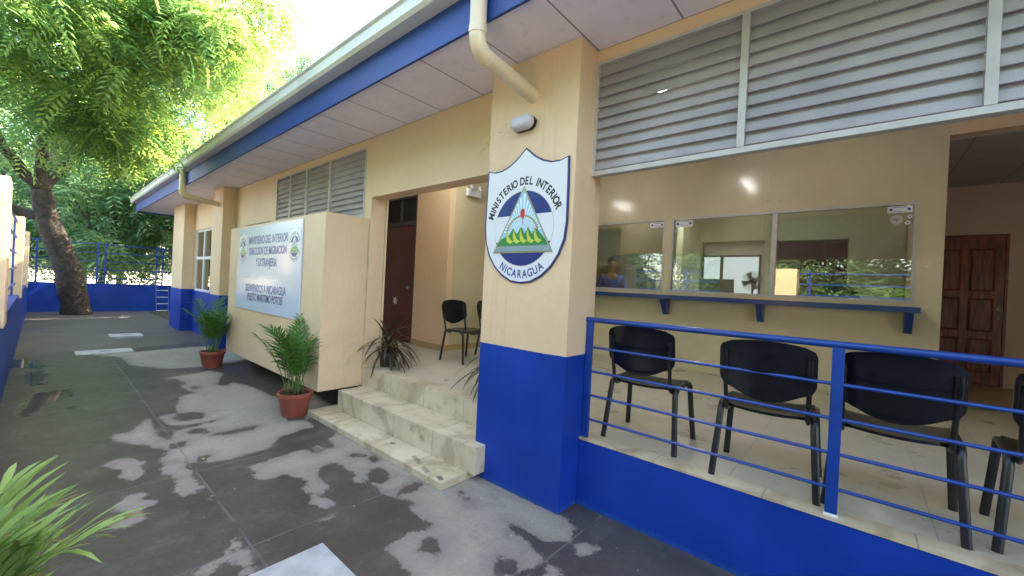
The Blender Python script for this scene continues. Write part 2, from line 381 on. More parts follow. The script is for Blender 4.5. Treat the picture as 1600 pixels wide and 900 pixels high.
def wallgrid(mb, x0, x1, z0, z1, y0, y1, holes=()):
    """wall slab in x-z with rectangular holes, only exposed faces"""
    xs = sorted({x0, x1, *[h[0] for h in holes], *[h[1] for h in holes]}); zs = sorted({z0, z1, *[h[2] for h in holes], *[h[3] for h in holes]})
    xs = [x for x in xs if x0 <= x <= x1]; zs = [z for z in zs if z0 <= z <= z1]
    def solid(i, j):
        if i < 0 or j < 0 or i >= len(xs)-1 or j >= len(zs)-1: return False
        cx, cz = (xs[i]+xs[i+1])/2, (zs[j]+zs[j+1])/2
        return not any(h[0] < cx < h[1] and h[2] < cz < h[3] for h in holes)
    for i in range(len(xs)-1):
        for j in range(len(zs)-1):
            if not solid(i, j): continue
            a, b_, c, d = xs[i], xs[i+1], zs[j], zs[j+1]
            mb.add([(a, y0, c), (b_, y0, c), (b_, y0, d), (a, y0, d)], [(0, 1, 2, 3)])
            mb.add([(a, y1, c), (b_, y1, c), (b_, y1, d), (a, y1, d)], [(3, 2, 1, 0)])
            if not solid(i-1, j): mb.add([(a, y0, c), (a, y1, c), (a, y1, d), (a, y0, d)], [(3, 2, 1, 0)])
            if not solid(i+1, j): mb.add([(b_, y0, c), (b_, y1, c), (b_, y1, d), (b_, y0, d)], [(0, 1, 2, 3)])
            if not solid(i, j-1): mb.add([(a, y0, c), (b_, y0, c), (b_, y1, c), (a, y1, c)], [(3, 2, 1, 0)])
            if not solid(i, j+1): mb.add([(a, y0, d), (b_, y0, d), (b_, y1, d), (a, y1, d)], [(0, 1, 2, 3)])
    return mb
def text_mb(txt, size, bold=.0, spacing=1.0):
    cu = bpy.data.curves.new('t', 'FONT'); cu.body = txt; cu.size = size; cu.offset = bold; cu.space_character = spacing
    cu.align_x = 'CENTER'; cu.align_y = 'CENTER'; cu.resolution_u = 4
    o = bpy.data.objects.new('t', cu); COL.objects.link(o)
    me = bpy.data.meshes.new_from_object(o.evaluated_get(bpy.context.evaluated_depsgraph_get()))
    v = [tuple(x.co) for x in me.vertices]; f = [tuple(p.vertices) for p in me.polygons]
    bpy.data.objects.remove(o); bpy.data.curves.remove(cu); bpy.data.meshes.remove(me)
    return v, f
exec_late = []

# ------------------------------------------------------------ projection of photo marks on the ground (to lay out the stains)
def gp(px, py, z=0.0):
    d = rt*((px-800)/F) - up*((py-450)/F) + fw
    t = (z-CH)/d.z; return (d.x*t, d.y*t)
DRY = [[(122,553),(132,547),(203,546),(208,550),(300,542),(330,541),(330,572),(262,577),(205,571),(188,558),(155,556)],
 [(256,592),(288,585),(328,579),(352,584),(370,593),(392,602),(410,606),(436,620),(440,636),(448,658),(480,656),(490,668),(476,670),(450,680),(432,688),(428,698),(400,706),(362,719),(331,722),(291,722),(304,744),(322,769),(329,782),(318,778),(304,764),(296,769),(287,779),(276,769),(270,758),(282,747),(256,742),(251,733),(256,724),(249,716),(260,709),(246,700),(216,696),(180,690),(170,680),(205,676),(222,658),(234,654),(244,668),(256,690),(264,688),(275,672),(262,660),(254,660),(246,650),(270,646),(282,620),(306,613),(296,612),(280,604),(290,598),(274,592)],
 [(391,729),(430,716),(470,702),(512,690),(530,670),(560,660),(700,730),(743,738),(871,803),(881,808),(901,827),(894,845),(857,848),(823,832),(794,816),(800,826),(831,855),(850,876),(813,897),(800,930),(645,930),(633,897),(623,881),(604,868),(604,857),(623,849),(631,836),(660,829),(671,820),(655,809),(641,796),(652,788),(636,780),(617,780),(617,775),(596,769),(585,759),(556,752),(553,740),(537,728),(511,724),(497,732),(500,751),(519,761),(508,765),(505,775),(524,791),(511,792),(487,788),(484,775),(468,765),(476,751),(447,740),(420,748),(411,752),(393,745),(398,740)],
 [(894,850),(907,848),(936,857),(926,866),(915,871),(902,866)], [(852,887),(860,880),(884,895),(884,905),(852,905)],
 [(158,727),(180,718),(211,716),(224,722),(224,738),(211,749),(198,756),(191,742),(180,733)],
 [(173,798),(184,784),(202,773),(229,769),(233,773),(220,780),(238,781),(242,787),(222,796),(222,809),(211,820),(191,829),(162,824),(187,813),(200,800)],
 [(367,840),(380,858),(396,856),(389,867),(391,876),(407,900),(367,900),(371,884),(353,878),(340,884),(322,896),(282,900),(347,871),(353,856)],
 [(468,825),(487,813),(527,803),(537,801),(500,816)], [(450,592),(500,600),(520,640),(480,655),(430,630)]]
WET = [[(339,598),(350,594),(361,597),(355,602),(342,602)], [(296,605),(305,603),(314,605),(305,608)],
 [(268,656),(280,646),(304,644),(320,645),(312,654),(286,658)], [(256,667),(284,665),(336,657),(320,662),(286,670),(270,676)],
 [(288,678),(304,671),(324,670),(330,676),(308,678)], [(330,680),(372,669),(400,666),(392,672),(356,679)],
 [(269,692),(298,688),(292,696),(272,699)], [(308,714),(316,709),(326,712),(322,722),(300,724)],
 [(360,722),(432,698),(432,686),(478,668),(506,674),(512,684),(468,694),(400,720)], [(474,698),(488,695),(500,706),(486,709)],
 [(496,692),(520,688),(524,698),(504,703)], [(545,712),(556,707),(570,711),(558,716)], [(574,715),(583,710),(592,717),(584,724)],
 [(573,735),(590,729),(605,738),(610,748),(597,755),(580,752)], [(654,857),(668,840),(690,846),(692,855),(686,866),(658,862)],
 [(716,768),(720,765),(724,768),(720,772)], [(724,782),(731,778),(738,782),(731,787)], [(770,884),(785,868),(808,876),(812,892),(796,900),(772,898)],
 [(340,600),(365,596),(400,606),(440,625),(440,600),(400,590),(350,582)], [(617,777),(640,770),(664,757),(650,752),(630,765),(612,770)]]
PUD = [[(30,590),(60,578),(75,582),(70,600),(45,606)], [(22,640),(40,625),(60,612),(110,608),(112,616),(60,640),(50,652),(26,650)],
 [(80,612),(110,608),(112,618),(90,626)], [(98,636),(125,632),(124,640),(100,642)], [(20,672),(40,668),(42,682),(22,684)], [(35,582),(70,578),(72,590),(40,592)],
 [(12,560),(55,563),(75,572),(60,576),(20,575)]]
def pdist(poly, P):
    """signed distance, + inside"""
    A = np.array(poly); B = np.roll(A, -1, 0); ins = np.zeros(len(P), bool); best = np.full(len(P), 1e9)
    for a, b_ in zip(A, B):
        e = b_-a; w_ = P-a; t = np.clip((w_@e)/(e@e+1e-12), 0, 1); d = np.hypot(*(w_-t[:, None]*e).T); best = np.minimum(best, d)
        c = ((a[1] > P[:, 1]) != (b_[1] > P[:, 1])) & (P[:, 0] < (b_[0]-a[0])*(P[:, 1]-a[1])/(b_[1]-a[1]+1e-12)+a[0]); ins ^= c
    return np.where(ins, best, -best)

# ------------------------------------------------------------ ground
def structure(o): o['kind'] = 'structure'; return o
g = MB(); g.add([(-400, -400, -.03), (400, -400, -.03), (400, 400, -.03), (-400, 400, -.03)], [(0, 1, 2, 3)])
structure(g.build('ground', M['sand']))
X = np.concatenate([np.arange(-20.5, -11, .25), np.arange(-11, 4.01, .04)]); Y = np.linspace(-.26, 2.69, 74)
GX, GY = np.meshgrid(X, Y); P = np.stack([GX.ravel(), GY.ravel()], 1)
dry = np.full(len(P), -.3)
for q in DRY: dry = np.maximum(dry, pdist([gp(*p) for p in q], P))
for q in WET: dry = np.minimum(dry, -pdist([gp(*p) for p in q], P))
dry = np.clip(dry, -.3, .3)
# random splashes where the photo cannot be traced (behind and right of the camera)
pud = np.full(len(P), -.4)
for q in PUD: pud = np.maximum(pud, pdist([gp(*p) for p in q], P))
nx, ny = len(X), len(Y)
me = bpy.data.meshes.new('courtyard_paving')
fs = [(j*nx+i, j*nx+i+1, (j+1)*nx+i+1, (j+1)*nx+i) for j in range(ny-1) for i in range(nx-1)]
me.from_pydata([(x, y, 0) for x, y in P], [], fs)
for nm, arr in (('dry', dry), ('puddle', pud)):
    at = me.attributes.new(nm, 'FLOAT', 'POINT'); at.data.foreach_set('value', arr.astype(np.float32))
me.materials.append(M['paving']); o = bpy.data.objects.new('courtyard_paving', me); COL.objects.link(o); structure(o)

# ------------------------------------------------------------ office building
B = thing('office_building', 'long cream office with deep blue base band, louvred panels and open porch', 'building')
YF, YP = 2.68, 2.44
# front walls (each stretch)
mb = MB()
wallgrid(mb, -15.0, -10.16, 0, 3.4, YF, YF+.2, [(-13.6, -12.0, 1.09, 2.70)])
wallgrid(mb, -10.16, -8.0, 0, 3.4, YF, YF+.2, [(-9.54, -8.13, .5, 2.58)])
mb2 = wallgrid(MB(), -4.69, -2.42, 2.64, 3.742, YF, YF+.2); mb2.build('entry_lintel', M['cream'], B)
mb.build('front_wall', M['wall'], B)
mb = wallgrid(MB(), -1.56, 3.4, 3.31, 3.74, YF, YF+.14); mb.build('beam', M['cream'], B)
mb = wallgrid(MB(), -8.0, -4.69, 0, 3.4, YF, YF+.2, [(-7.88, -4.86, .5, 2.36), (-7.88, -4.86, 2.41, 3.30)]); mb.build('front_wall', M['cream'], B)
# pillars
for (a, b_) in ((-14.96, -13.66), (-10.84, -10.16)):
    MB().box(a, b_, YP, YF-.002, 0, 3.398).build('pillar', M['wall'], B, bevel=.006)
MB().box(-2.42, -1.56, YP, 2.745, 0, 3.398).build('pillar', M['wall'], B, bevel=.006)
MB().box(-2.40, -1.585, 2.747, 2.86, .5, 3.742).build('pillar', M['cream'], B)
# end wall, back wall
MB().box(-15.0, -14.8, YF+.202, 10, 0, 3.4).build('end_wall', M['wall'], B)
MB().box(-15.0, 3.6, 10.0, 10.2, 0, 3.4).build('rear_wall', M['wall'], B)
MB().box(3.4, 3.6, YF, 9.998, 0, 3.742).build('end_wall', M['cream'], B)
# dark rooms behind the far louvers
mb = MB(); mb.box(-14.8, -7.6, 5.0, 5.1, 0, 3.39).box(-7.6, -7.5, 2.885, 9.99, 0, 3.742); mb.build('inner_wall', M['room'], B)
# knee wall + floor
MB().box(-1.56, 3.398, 2.67, 2.765, 0, .488).build('knee_wall', M['bluewall'], B, bevel=.004)
mb = MB(); mb.box(-1.556, 3.397, 2.664, 2.80, .489, .502); mb.build('curb_tile', M['step'], B)
mb = MB(); mb.box(-4.69, -1.585, 2.885, 9.99, .1, .5).box(-1.583, 3.39, 2.802, 9.99, .1, .5).box(-7.49, -4.692, 2.885, 9.99, .1, .5)
mb.build('porch_floor', M['floor'], B)
# steps
mb = MB()
mb.box(-4.70, -2.424, 2.69, 2.884, .0, .5)
o = mb.build('step', M['step'], B, bevel=.005)
MB().box(-4.62, -2.30, 2.33, 2.688, .061, .285).build('step', M['step'], B, bevel=.005)
MB().box(-4.80, -2.39, 2.06, 2.5, .0, .06).build('step', M['step'], B, bevel=.004)
MB().box(-2.424, -2.30, 2.33, 2.436, .061, .285)
# jamb column left of the porch entry, alcove walls
MB().box(-4.69, -4.66, YF+.202, 2.9, .5, 3.39).build('door_jamb', M['cream'], B)
mb = MB(); wallgrid(mb, -7.49, -5.1, .5, 3.742, 4.3, 4.42, [(-7.02, -5.98, .5, 3.18)]); mb.build('alcove_wall', M['cream'], B)
MB().box(-5.22, -5.1, 4.422, 6.39, .5, 3.742).build('alcove_wall', M['creamgloss'], B)
mb = MB(); mb.box(-5.098, -5.085, 4.3, 6.39, .5, .60).box(-5.97, -5.085, 4.285, 4.298, .5, .60); mb.build('skirting', simple('tan_skirting', (.42, .30, .15), .4), B)
# red door with transom
d = MB().box(-6.96, -6.04, 4.33, 4.37, .505, 2.62).build('door', M['redwood'], B, bevel=.003)
mb = MB(); mb.box(-7.02, -6.965, 4.31, 4.40, .5, 3.18).box(-6.035, -5.98, 4.31, 4.40, .5, 3.18).box(-6.963, -6.037, 4.31, 4.40, 2.625, 2.70).box(-6.963, -6.037, 4.31, 4.40, 3.12, 3.18).box(-6.53, -6.47, 4.32, 4.39, 2.70, 3.12)
mb.build('door_frame', simple('dark_frame', (.06, .05, .06), .4), d)
MB().box(-6.963, -6.037, 4.35, 4.356, 2.70, 3.12).build('transom_pane', M['dark'], d)
mb = MB(); mb.lathe([(0, 0), (.012, 0), (.012, .03), (.028, .04), (.030, .06), (.018, .075), (0, .078)], seg=16)
k = mb.build('door_knob', M['rust'], d, smooth=True); k.rotation_euler.x = R(90); k.location = (-6.13, 4.33, 1.50)
# counter wall with windows (wall glossy), shelf
YC = 6.4
mb = MB(); wallgrid(mb, -5.098, .68, .5, 3.742, YC, YC+.14, [(-3.95, -2.36, 1.64, 2.80), (-2.27, .47, 1.64, 2.80)])
mb.build('counter_wall', M['creamgloss'], B)
MB().box(.682, 3.39, YC, YC+.14, 3.49, 3.742).build('corridor_header', M['cream'], B)
MB().box(.56, .68, YC+.142, 9.1, .5, 3.47).build('corridor_wall', M['cream'], B)
mb = MB(); wallgrid(mb, .562, 3.39, .5, 3.47, 9.1, 9.22, [(.78, 1.62, .5, 2.73)]); mb.build('corridor_wall', M['pinkwall'], B)
# wooden panelled door
d = MB().box(.81, 1.59, 9.12, 9.16, .505, 2.70).build('door', M['wood'], B)
mb = MB(); mb.box(.78, .808, 9.10, 9.18, .5, 2.73).box(1.592, 1.62, 9.10, 9.18, .5, 2.73).box(.808, 1.592, 9.10, 9.18, 2.702, 2.73); mb.build('door_frame', M['wood'], d)
for (za, zb) in ((.68, 1.18), (1.28, 1.78), (1.88, 2.52)):
    for (xa, xb) in ((.90, 1.16), (1.24, 1.50)):
        mb = MB(); mb.hexa([(xa, 9.12, za), (xb, 9.12, za), (xb-.03, 9.105, za+.03), (xa+.03, 9.105, za+.03), (xa, 9.12, zb), (xb, 9.12, zb), (xb-.03, 9.105, zb-.03), (xa+.03, 9.105, zb-.03)])
        mb.build('door_panel', M['wood'], d)
mb = MB(); mb.lathe([(0, 0), (.014, 0), (.014, .03), (.03, .04), (.03, .06), (0, .075)], seg=16)
k = mb.build('door_knob', M['alu'], d, smooth=True); k.rotation_euler.x = R(90); k.location = (1.54, 9.12, 1.50)
mb = MB(); mb.lathe([(0, 0), (.028, 0), (.028, .02), (0, .025)], seg=16); k = mb.build('deadbolt', M['alu'], d, smooth=True); k.rotation_euler.x = R(90); k.location = (1.54, 9.12, 1.63)
# porch ceiling, soffit, roof, fascia, gutter
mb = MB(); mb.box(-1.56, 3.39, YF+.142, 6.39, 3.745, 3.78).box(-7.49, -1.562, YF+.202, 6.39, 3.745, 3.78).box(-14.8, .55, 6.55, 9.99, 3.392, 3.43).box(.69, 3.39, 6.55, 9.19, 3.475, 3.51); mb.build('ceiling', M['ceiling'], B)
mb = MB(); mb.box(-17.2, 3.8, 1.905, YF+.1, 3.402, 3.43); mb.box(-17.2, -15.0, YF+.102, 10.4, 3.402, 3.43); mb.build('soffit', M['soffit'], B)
mb = MB(); mb.box(-17.22, 3.8, 1.88, 1.903, 3.36, 3.64).box(-17.222, -17.202, 1.905, 10.4, 3.36, 3.64); mb.build('fascia', M['bluefascia'], B)
prof = [(1.879, 3.62), (1.77, 3.62), (1.745, 3.645), (1.745, 3.735), (1.725, 3.75), (1.725, 3.765), (1.755, 3.765), (1.76, 3.74), (1.76, 3.655), (1.78, 3.635), (1.879, 3.635)]
mb = MB(); mb.prism(prof, lambda u, v, d: (d, u, v), -17.24, 3.8); mb.build('gutter', M['gutter'], B)
mb = MB()
for a, b_ in (((1.80, 3.70), (6.4, 4.85)), ((10.6, 3.80), (6.4, 4.85))):
    mb.hexa([(-17.25, a[0], a[1]), (3.85, a[0], a[1]), (3.85, b_[0], b_[1]), (-17.25, b_[0], b_[1])] + [(-17.25, a[0], a[1]+.03), (3.85, a[0], a[1]+.03), (3.85, b_[0], b_[1]+.03), (-17.25, b_[0], b_[1]+.03)])
mb.build('roof', M['roof'], B)
for x in (-15.0, 3.5):
    mb = MB(); mb.prism([(1.9, 3.44), (10.4, 3.44), (6.4, 4.83)], lambda u, v, d: (d, u, v), x, x+.1); mb.build('gable_wall', M['cream'], B)
def downpipe(x, zdrop=3.16):
    pts = [(x, 1.82, 3.62), (x, 1.82, zdrop+.14), (x, 1.82, zdrop+.11)]
    for k in range(1, 8):
        a = k/8*R(80); pts.append((x, 1.82+.12*(1-math.cos(a)), zdrop+.11-.12*math.sin(a)))
    e = pts[-1]; pts += [(x, e[1]+.02, e[2]-.003), (x, 2.46, e[2]-.055)]
    p = shade_auto(MB().tube(pts, .056, 20).build('downpipe', M['pipe'], B))
    c = MB().tube([(x, 1.82, zdrop+.105), (x, 1.82, zdrop+.16)], .0595, 20); shade_auto(c.build('pipe_collar', M['pipe'], p)); q = pts[-2]; c = MB().tube([q, (x, q[1]+.012, q[2]-.0015)], .0595, 20)
    shade_auto(c.build('pipe_collar', M['pipe'], p)); return p
downpipe(-1.97, 3.14); downpipe(-10.5, 3.12)
# louvers
def louver(x0, x1, z0, z1, mull, pitch, fw_=.035, blw=.088, tilt=16):
    L = bpy.data.objects.new('louver_panel', None)
    y0 = YF-.012
    mb = MB(); mb.box(x0, x1, y0, y0+.06, z0, z0+fw_).box(x0, x1, y0, y0+.06, z1-.022, z1)
    mb.box(x0, x0+.022, y0+.001, y0+.059, z0+fw_+.0005, z1-.0225).box(x1-.022, x1, y0+.001, y0+.059, z0+fw_+.0005, z1-.0225)
    for m_ in mull: mb.box(m_-.02, m_+.02, y0-.004, y0+.058, z0+fw_+.0005, z1-.0225)
    f_ = mb.build('louver_frame', M['alu'], B)
    ed = [x0+.022]+[v for m_ in mull for v in (m_-.02, m_+.02)]+[x1-.022]
    for i in range(0, len(ed), 2):
        a, b_ = ed[i]+.002, ed[i+1]-.002; z = z0+fw_+.012
        while z+.03 < z1-.03:
            dz = math.cos(R(tilt))*blw; dy = math.sin(R(tilt))*blw; ya = y0+.012
            zt = min(z+dz, z1-.024)
            t_ = .003+random.uniform(-.0008, .0008); sk_ = random.uniform(-.002, .002)
            m2 = MB(); m2.hexa([(a, ya, z), (b_, ya, z+sk_), (b_, ya+t_, z+sk_), (a, ya+t_, z), (a, ya+dy, zt), (b_, ya+dy, zt+sk_*.5), (b_, ya+dy+t_, zt+sk_*.5), (a, ya+dy+t_, zt)])
            m2.hexa([(a, ya-.010, z-.004), (b_, ya-.010, z-.004+sk_), (b_, ya+.002, z-.004+sk_), (a, ya+.002, z-.004), (a, ya-.002, z+.004), (b_, ya-.002, z+.004+sk_), (b_, ya+.0005, z+.004+sk_), (a, ya+.0005, z+.004)])
            m2.build('louver_blade', M['blade'], f_); z += pitch
louver(-1.56, 3.4, 2.46, 3.309, [-.57, .40, 1.37, 2.34], .077)
louver(-7.88, -4.86, 2.41, 3.30, [-7.27, -6.64, -5.85], .080)
MB().box(-7.88, -4.86, 2.80, 2.85, 2.365, 2.408).build('lintel', M['cream'], B)
# far window in the recess
wn = MB(); 
a, b_, c, d_ = -13.6, -12.0, 1.09, 2.70; y = YF+.03
wn.box(a, a+.06, y, y+.05, c, d_).box(b_-.06, b_, y, y+.05, c, d_).box(a+.061, b_-.061, y, y+.05, c, c+.06).box(a+.061, b_-.061, y, y+.05, d_-.06, d_).box(-12.84, -12.76, y, y+.05, c+.061, d_-.061).box(a+.061, -12.841, y, y+.05, 1.92, 1.99).box(-12.759, b_-.061, y, y+.05, 1.92, 1.99)
wo = wn.build('window', M['white'], B)
for (xa, xb) in ((-13.539, -12.841), (-12.759, -12.061)):
    for (za, zb) in ((1.151, 1.919), (1.991, 2.639)): MB().box(xa, xb, y+.02, y+.024, za, zb).build('pane', M['glass'], wo)
# service windows
def cwin(x0, x1, mull):
    z0, z1 = 1.64, 2.80; y = YC+.02; f_ = .035
    mb = MB(); mb.box(x0, x1, y-.025, y+.04, z0, z0+f_).box(x0, x1, y-.025, y+.04, z1-f_, z1).box(x0, x0+f_, y-.024, y+.039, z0+f_+.001, z1-f_-.001).box(x1-f_, x1, y-.024, y+.039, z0+f_+.001, z1-f_-.001)
    for q in mull: mb.box(q-.03, q+.03, y-.022, y+.037, z0+f_+.001, z1-f_-.001)
    wo = mb.build('service_window', M['alu'], B)
    ed = [x0+f_]+[v for q in mull for v in (q-.03, q+.03)]+[x1-f_]
    for i in range(0, len(ed), 2): MB().box(ed[i], ed[i+1], y+.008, y+.014, z0+f_, z1-f_).build('pane', M['glass'], wo)
    return wo
cwin(-3.95, -2.36, []); cwin(-2.27, .47, [-.90])
sh = MB().box(-4.0, .50, 6.10, 6.398, 1.535, 1.60).build('counter_shelf', M['blueshelf'], B, bevel=.004)
for x in (-3.6, -2.27, -1.0, .42):
    mb = MB(); mb.prism([(6.13, 1.533), (6.398, 1.533), (6.398, 1.30), (6.30, 1.30)], lambda u, v, d: (d, u, v), x-.035, x+.035); mb.build('shelf_bracket', M['blueshelf'], sh)
MB().box(-4.5, .55, 6.545, 7.15, 1.50, 1.54).build('desk_top', M['white'], B)
MB().box(-4.5, .55, 7.11, 7.148, .5, 1.498).build('desk_panel', M['room'], B)
# inner room
mb = MB(); wallgrid(mb, -7.49, .558, .5, 3.39, 9.6, 9.7, [(-2.72, -1.50, .5, 2.82), (-1.30, -.19, .5, 2.79)]); mb.build('inner_wall', M['room'], B)
MB().box(-2.72, -1.50, 9.88, 9.93, .5, 2.9).build('inner_wall', M['pinkwall'], B)
wo = MB().box(-2.70, -2.66, 9.64, 9.68, .5, 2.48).box(-2.33, -2.27, 9.64, 9.68, .5, 2.48).box(-1.60, -1.56, 9.64, 9.68, .5, 2.48).box(-2.70, -1.56, 9.638, 9.682, 2.482, 2.52).build('inner_window', simple('dark_alu', (.1, .1, .11), .4), B)
MB().box(-2.658, -2.332, 9.655, 9.66, .6, 2.48).build('pane', M['frost'], wo); MB().box(-2.268, -1.602, 9.655, 9.66, .6, 2.48).build('pane', M['frost'], wo)
MB().box(-1.28, -.21, 9.66, 9.70, .505, 2.76).build('door', M['redwood'], B)
MB().box(-2.86, -2.74, 8.4, 9.598, .5, 3.39).build('inner_wall', M['room'], B)

# ------------------------------------------------------------ privacy wall
t = thing('privacy_wall', 'freestanding cream box wall raised off the ground beside the steps', 'wall')
mb = MB(); mb.box(-8.30, -4.72, 2.13, 2.30, .27, 2.37).box(-4.92, -4.721, 2.301, 2.677, .27, 2.369); 
mb = MB().prism([(-8.30, 2.13), (-4.72, 2.13), (-4.72, 2.677), (-4.90, 2.677), (-4.90, 2.30), (-8.12, 2.30), (-8.12, 2.677), (-8.30, 2.677)], lambda u, v, d: (u, v, d), .27, 2.37)
mb.build('panel_wall', M['cream'], t, bevel=.008)
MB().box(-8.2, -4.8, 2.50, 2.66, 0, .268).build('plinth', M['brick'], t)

# ------------------------------------------------------------ emblem signs
V3 = lambda u, v, d: (u, -d, v)
def disc(mb, cx, cz, r, d0, d1, a0=0, a1=360, seg=48, V3=V3):
    pts = [(cx+r*math.cos(R(a0+(a1-a0)*i/seg)), cz+r*math.sin(R(a0+(a1-a0)*i/seg))) for i in range(seg+(0 if a1-a0 == 360 else 1))]
    mb.prism(pts, V3, d0, d1); return mb
def shield_outline(s=1.0, inset=0):
    half = [(0, 0), (.10, .012), (.20, .06), (.285, .13), (.35, .22), (.395, .33), (.41, .46), (.408, .62), (.405, .78), (.40, .93), (.33, .912), (.25, .915), (.17, .94), (.09, .985), (.03, 1.035), (0, 1.06)]
    pts = half + [(-x, z) for x, z in half[-2:0:-1]]
    c = (0, .5); k = 1-inset
    return [((x-c[0])*k*s, (c[1]+(z-c[1])*(1-inset*.8))*s) for x, z in pts]
def emblem(root, s, full=True):
    V3 = (lambda u, v, d: (u, -d, v)) if s == 1 else (lambda u, v, d: (u, -max(d-.011, 0)*.7, v))
    q = lambda d: d*(.6 if s < 1 else 1)
    MB().prism(shield_outline(s), V3, 0, .0120 if s == 1 else .0118).build('shield_border', M['navy'], root)
    MB().prism(shield_outline(s, .035), V3, .0122, .0135).build('shield_face', M['signwhite'], root)
    cz = .43*s; r = .292*s; e = .0137
    mb = MB(); disc(mb, 0, cz, r*1.008, e, e+.0006, V3=V3); mb.build('disc_rim', M['gold'], root)
    mb = MB(); disc(mb, 0, cz, r, e+.0007, e+.0012, V3=V3); mb.build('emblem_disc', M['signwhite'], root)
    a = math.degrees(math.asin(.36))
    mb = MB(); disc(mb, 0, cz, r*.995, e+.0014, e+.002, a, 180-a, 30, V3=V3); disc(mb, 0, cz, r*.995, e+.0014, e+.002, 180+a, 360-a, 30, V3=V3); mb.build('flag_band', M['signblue'], root)
    zb = cz-.19*s; za = cz+.33*s; hw = .30*s; L = e+.0022
    mb = MB(); mb.prism([(-hw, zb), (hw, zb), (0, za)], V3, L, L+.0012); tr = mb.build('triangle_border', M['gold'], root)
    k = .94; zi = zb+.012*s
    def tw(z): return max(0, hw*k*(za-.025*s-z)/(za-.025*s-zi))
    L += .0014
    mb = MB(); mb.prism([(-tw(zi), zi), (tw(zi), zi), (0, za-.025*s)], V3, L, L+.0006); mb.build('triangle_field', M['skyprint'], tr)
    # rays
    L += .0008; mb = MB(); cx, cy = 0, cz-.03*s
    for i in range(22):
        an = R(5+i*8.1); an2 = an+R(3.6)
        def hit(an):
            rr = .005
            while rr < .5*s:
                x, z = cx+rr*math.cos(an), cy+rr*math.sin(an)
                if z > za-.03*s or abs(x) > tw(z)-.004: break
                rr += .004
            return rr
        r1 = min(hit(an), hit(an2)); r_0 = .035*s
        if r1 > r_0+.01: mb.prism([(cx+r_0*math.cos(an), cy+r_0*math.sin(an)), (cx+r1*math.cos(an), cy+r1*math.sin(an)), (cx+r1*math.cos(an2), cy+r1*math.sin(an2)), (cx+r_0*math.cos(an2), cy+r_0*math.sin(an2))], V3, L, L+.0004)
    mb.build('sun_rays', M['rayprint'], tr)
    # rainbow arch
    L += .0006
    mb = MB()
    for i in range(24):
        a1 = R(12+i*6.5); a2 = R(12+(i+1)*6.5)
        for (ra, rb) in ((.150, .165),):
            mb.prism([(ra*s*math.cos(a1), cz-.06*s+ra*s*math.sin(a1)), (rb*s*math.cos(a1), cz-.06*s+rb*s*math.sin(a1)), (rb*s*math.cos(a2), cz-.06*s+rb*s*math.sin(a2)), (ra*s*math.cos(a2), cz-.06*s+ra*s*math.sin(a2))], V3, L, L+.0005)
    mb.build('rainbow_arch', M['gold'], tr)
    # hills
    L += .0007; z0 = cz-.135*s; mb = MB()
    hl = [(-tw(z0), z0), (tw(z0), z0), (tw(z0+.05*s)-.004, z0+.05*s), (.13*s, cz+.0*s), (.10*s, cz-.05*s), (.06*s, cz+.01*s), (.03*s, cz-.045*s), (-.01*s, cz+.012*s), (-.05*s, cz-.045*s), (-.09*s, cz+.005*s), (-.13*s, cz-.05*s), (-tw(z0+.06*s)+.004, z0+.055*s)]
    mb.prism(hl, V3, L, L+.0005); mb.build('hills', M['hillprint'], tr)
    L += .0007; mb = MB()
    for i in range(5):
        x = (-.145+.07*i)*s
        cr = [(x, cz-.012*s+(i % 2)*.01*s), (x+.006*s, cz-.045*s), (x+.022*s, cz-.075*s), (x+.05*s, cz-.095*s), (x+.066*s, cz-.088*s), (x+.055*s, cz-.07*s), (x+.045*s, cz-.118*s), (x+.012*s, cz-.112*s), (x-.008*s, cz-.08*s), (x-.010*s, cz-.045*s)]
        cr = [(x-.006*s, cz-.008*s), (x-.016*s, cz-.05*s), (x-.004*s, cz-.10*s), (x+.03*s, cz-.118*s), (x+.062*s, cz-.10*s), (x+.03*s, cz-.085*s), (x+.008*s, cz-.055*s)]
        mb.prism(cr[::-1], V3, L, L+.0004)
    mb.build('volcanoes', M['volcano'], tr)
    # sea
    mb = MB(); n_ = 5
    for i in range(n_):
        za_ = zi+i*.045*s/n_; zb_ = za_+.0055*s; mb.prism([(-tw(za_)+.004, za_), (tw(za_)-.004, za_), (tw(zb_)-.004, zb_), (-tw(zb_)+.004, zb_)], V3, L, L+.0004)
    mb.build('sea_waves', M['wave'], tr)
    # cap on staff
    mb = MB(); mb.prism([(-.012*s, cz+.085*s), (.010*s, cz+.075*s), (.014*s, cz+.10*s), (.022*s, cz+.125*s), (.012*s, cz+.15*s), (-.008*s, cz+.155*s), (-.020*s, cz+.14*s), (-.024*s, cz+.11*s)], V3, L, L+.0005)
    mb.prism([(-.003*s, cz+.03*s), (.003*s, cz+.03*s), (.003*s, cz+.08*s), (-.003*s, cz+.08*s)], V3, L, L+.0005); mb.build('red_cap', M['capred'], tr)
    # lettering on an arc
    def arc(txt, rad, a0, a1, size, below, bold, mat):
        mb = MB(); k = len(txt)
        wd = [ {'I': .45, ' ': .6, 'M': 1.15, 'N': 1.0}.get(ch, .92) for ch in txt]; tot = sum(wd); acc = 0
        for ch, w_ in zip(txt, wd):
            f_ = (acc+w_/2)/tot; acc += w_
            if ch == ' ': continue
            an = a0+(a1-a0)*f_; v, fc = text_mb(ch, size, bold)
            ca, sa = math.cos(R(an)), math.sin(R(an)); rot = R(an-90) if not below else R(an+90)
            cr, sr = math.cos(rot), math.sin(rot)
            mb.add([V3(rad*ca+(x*.82)*cr-y_*sr, cz+rad*sa*1.04+(x*.82)*sr+y_*cr, .0142) for x, y_, z_ in v], fc)
        return mb.build('lettering', mat, root)
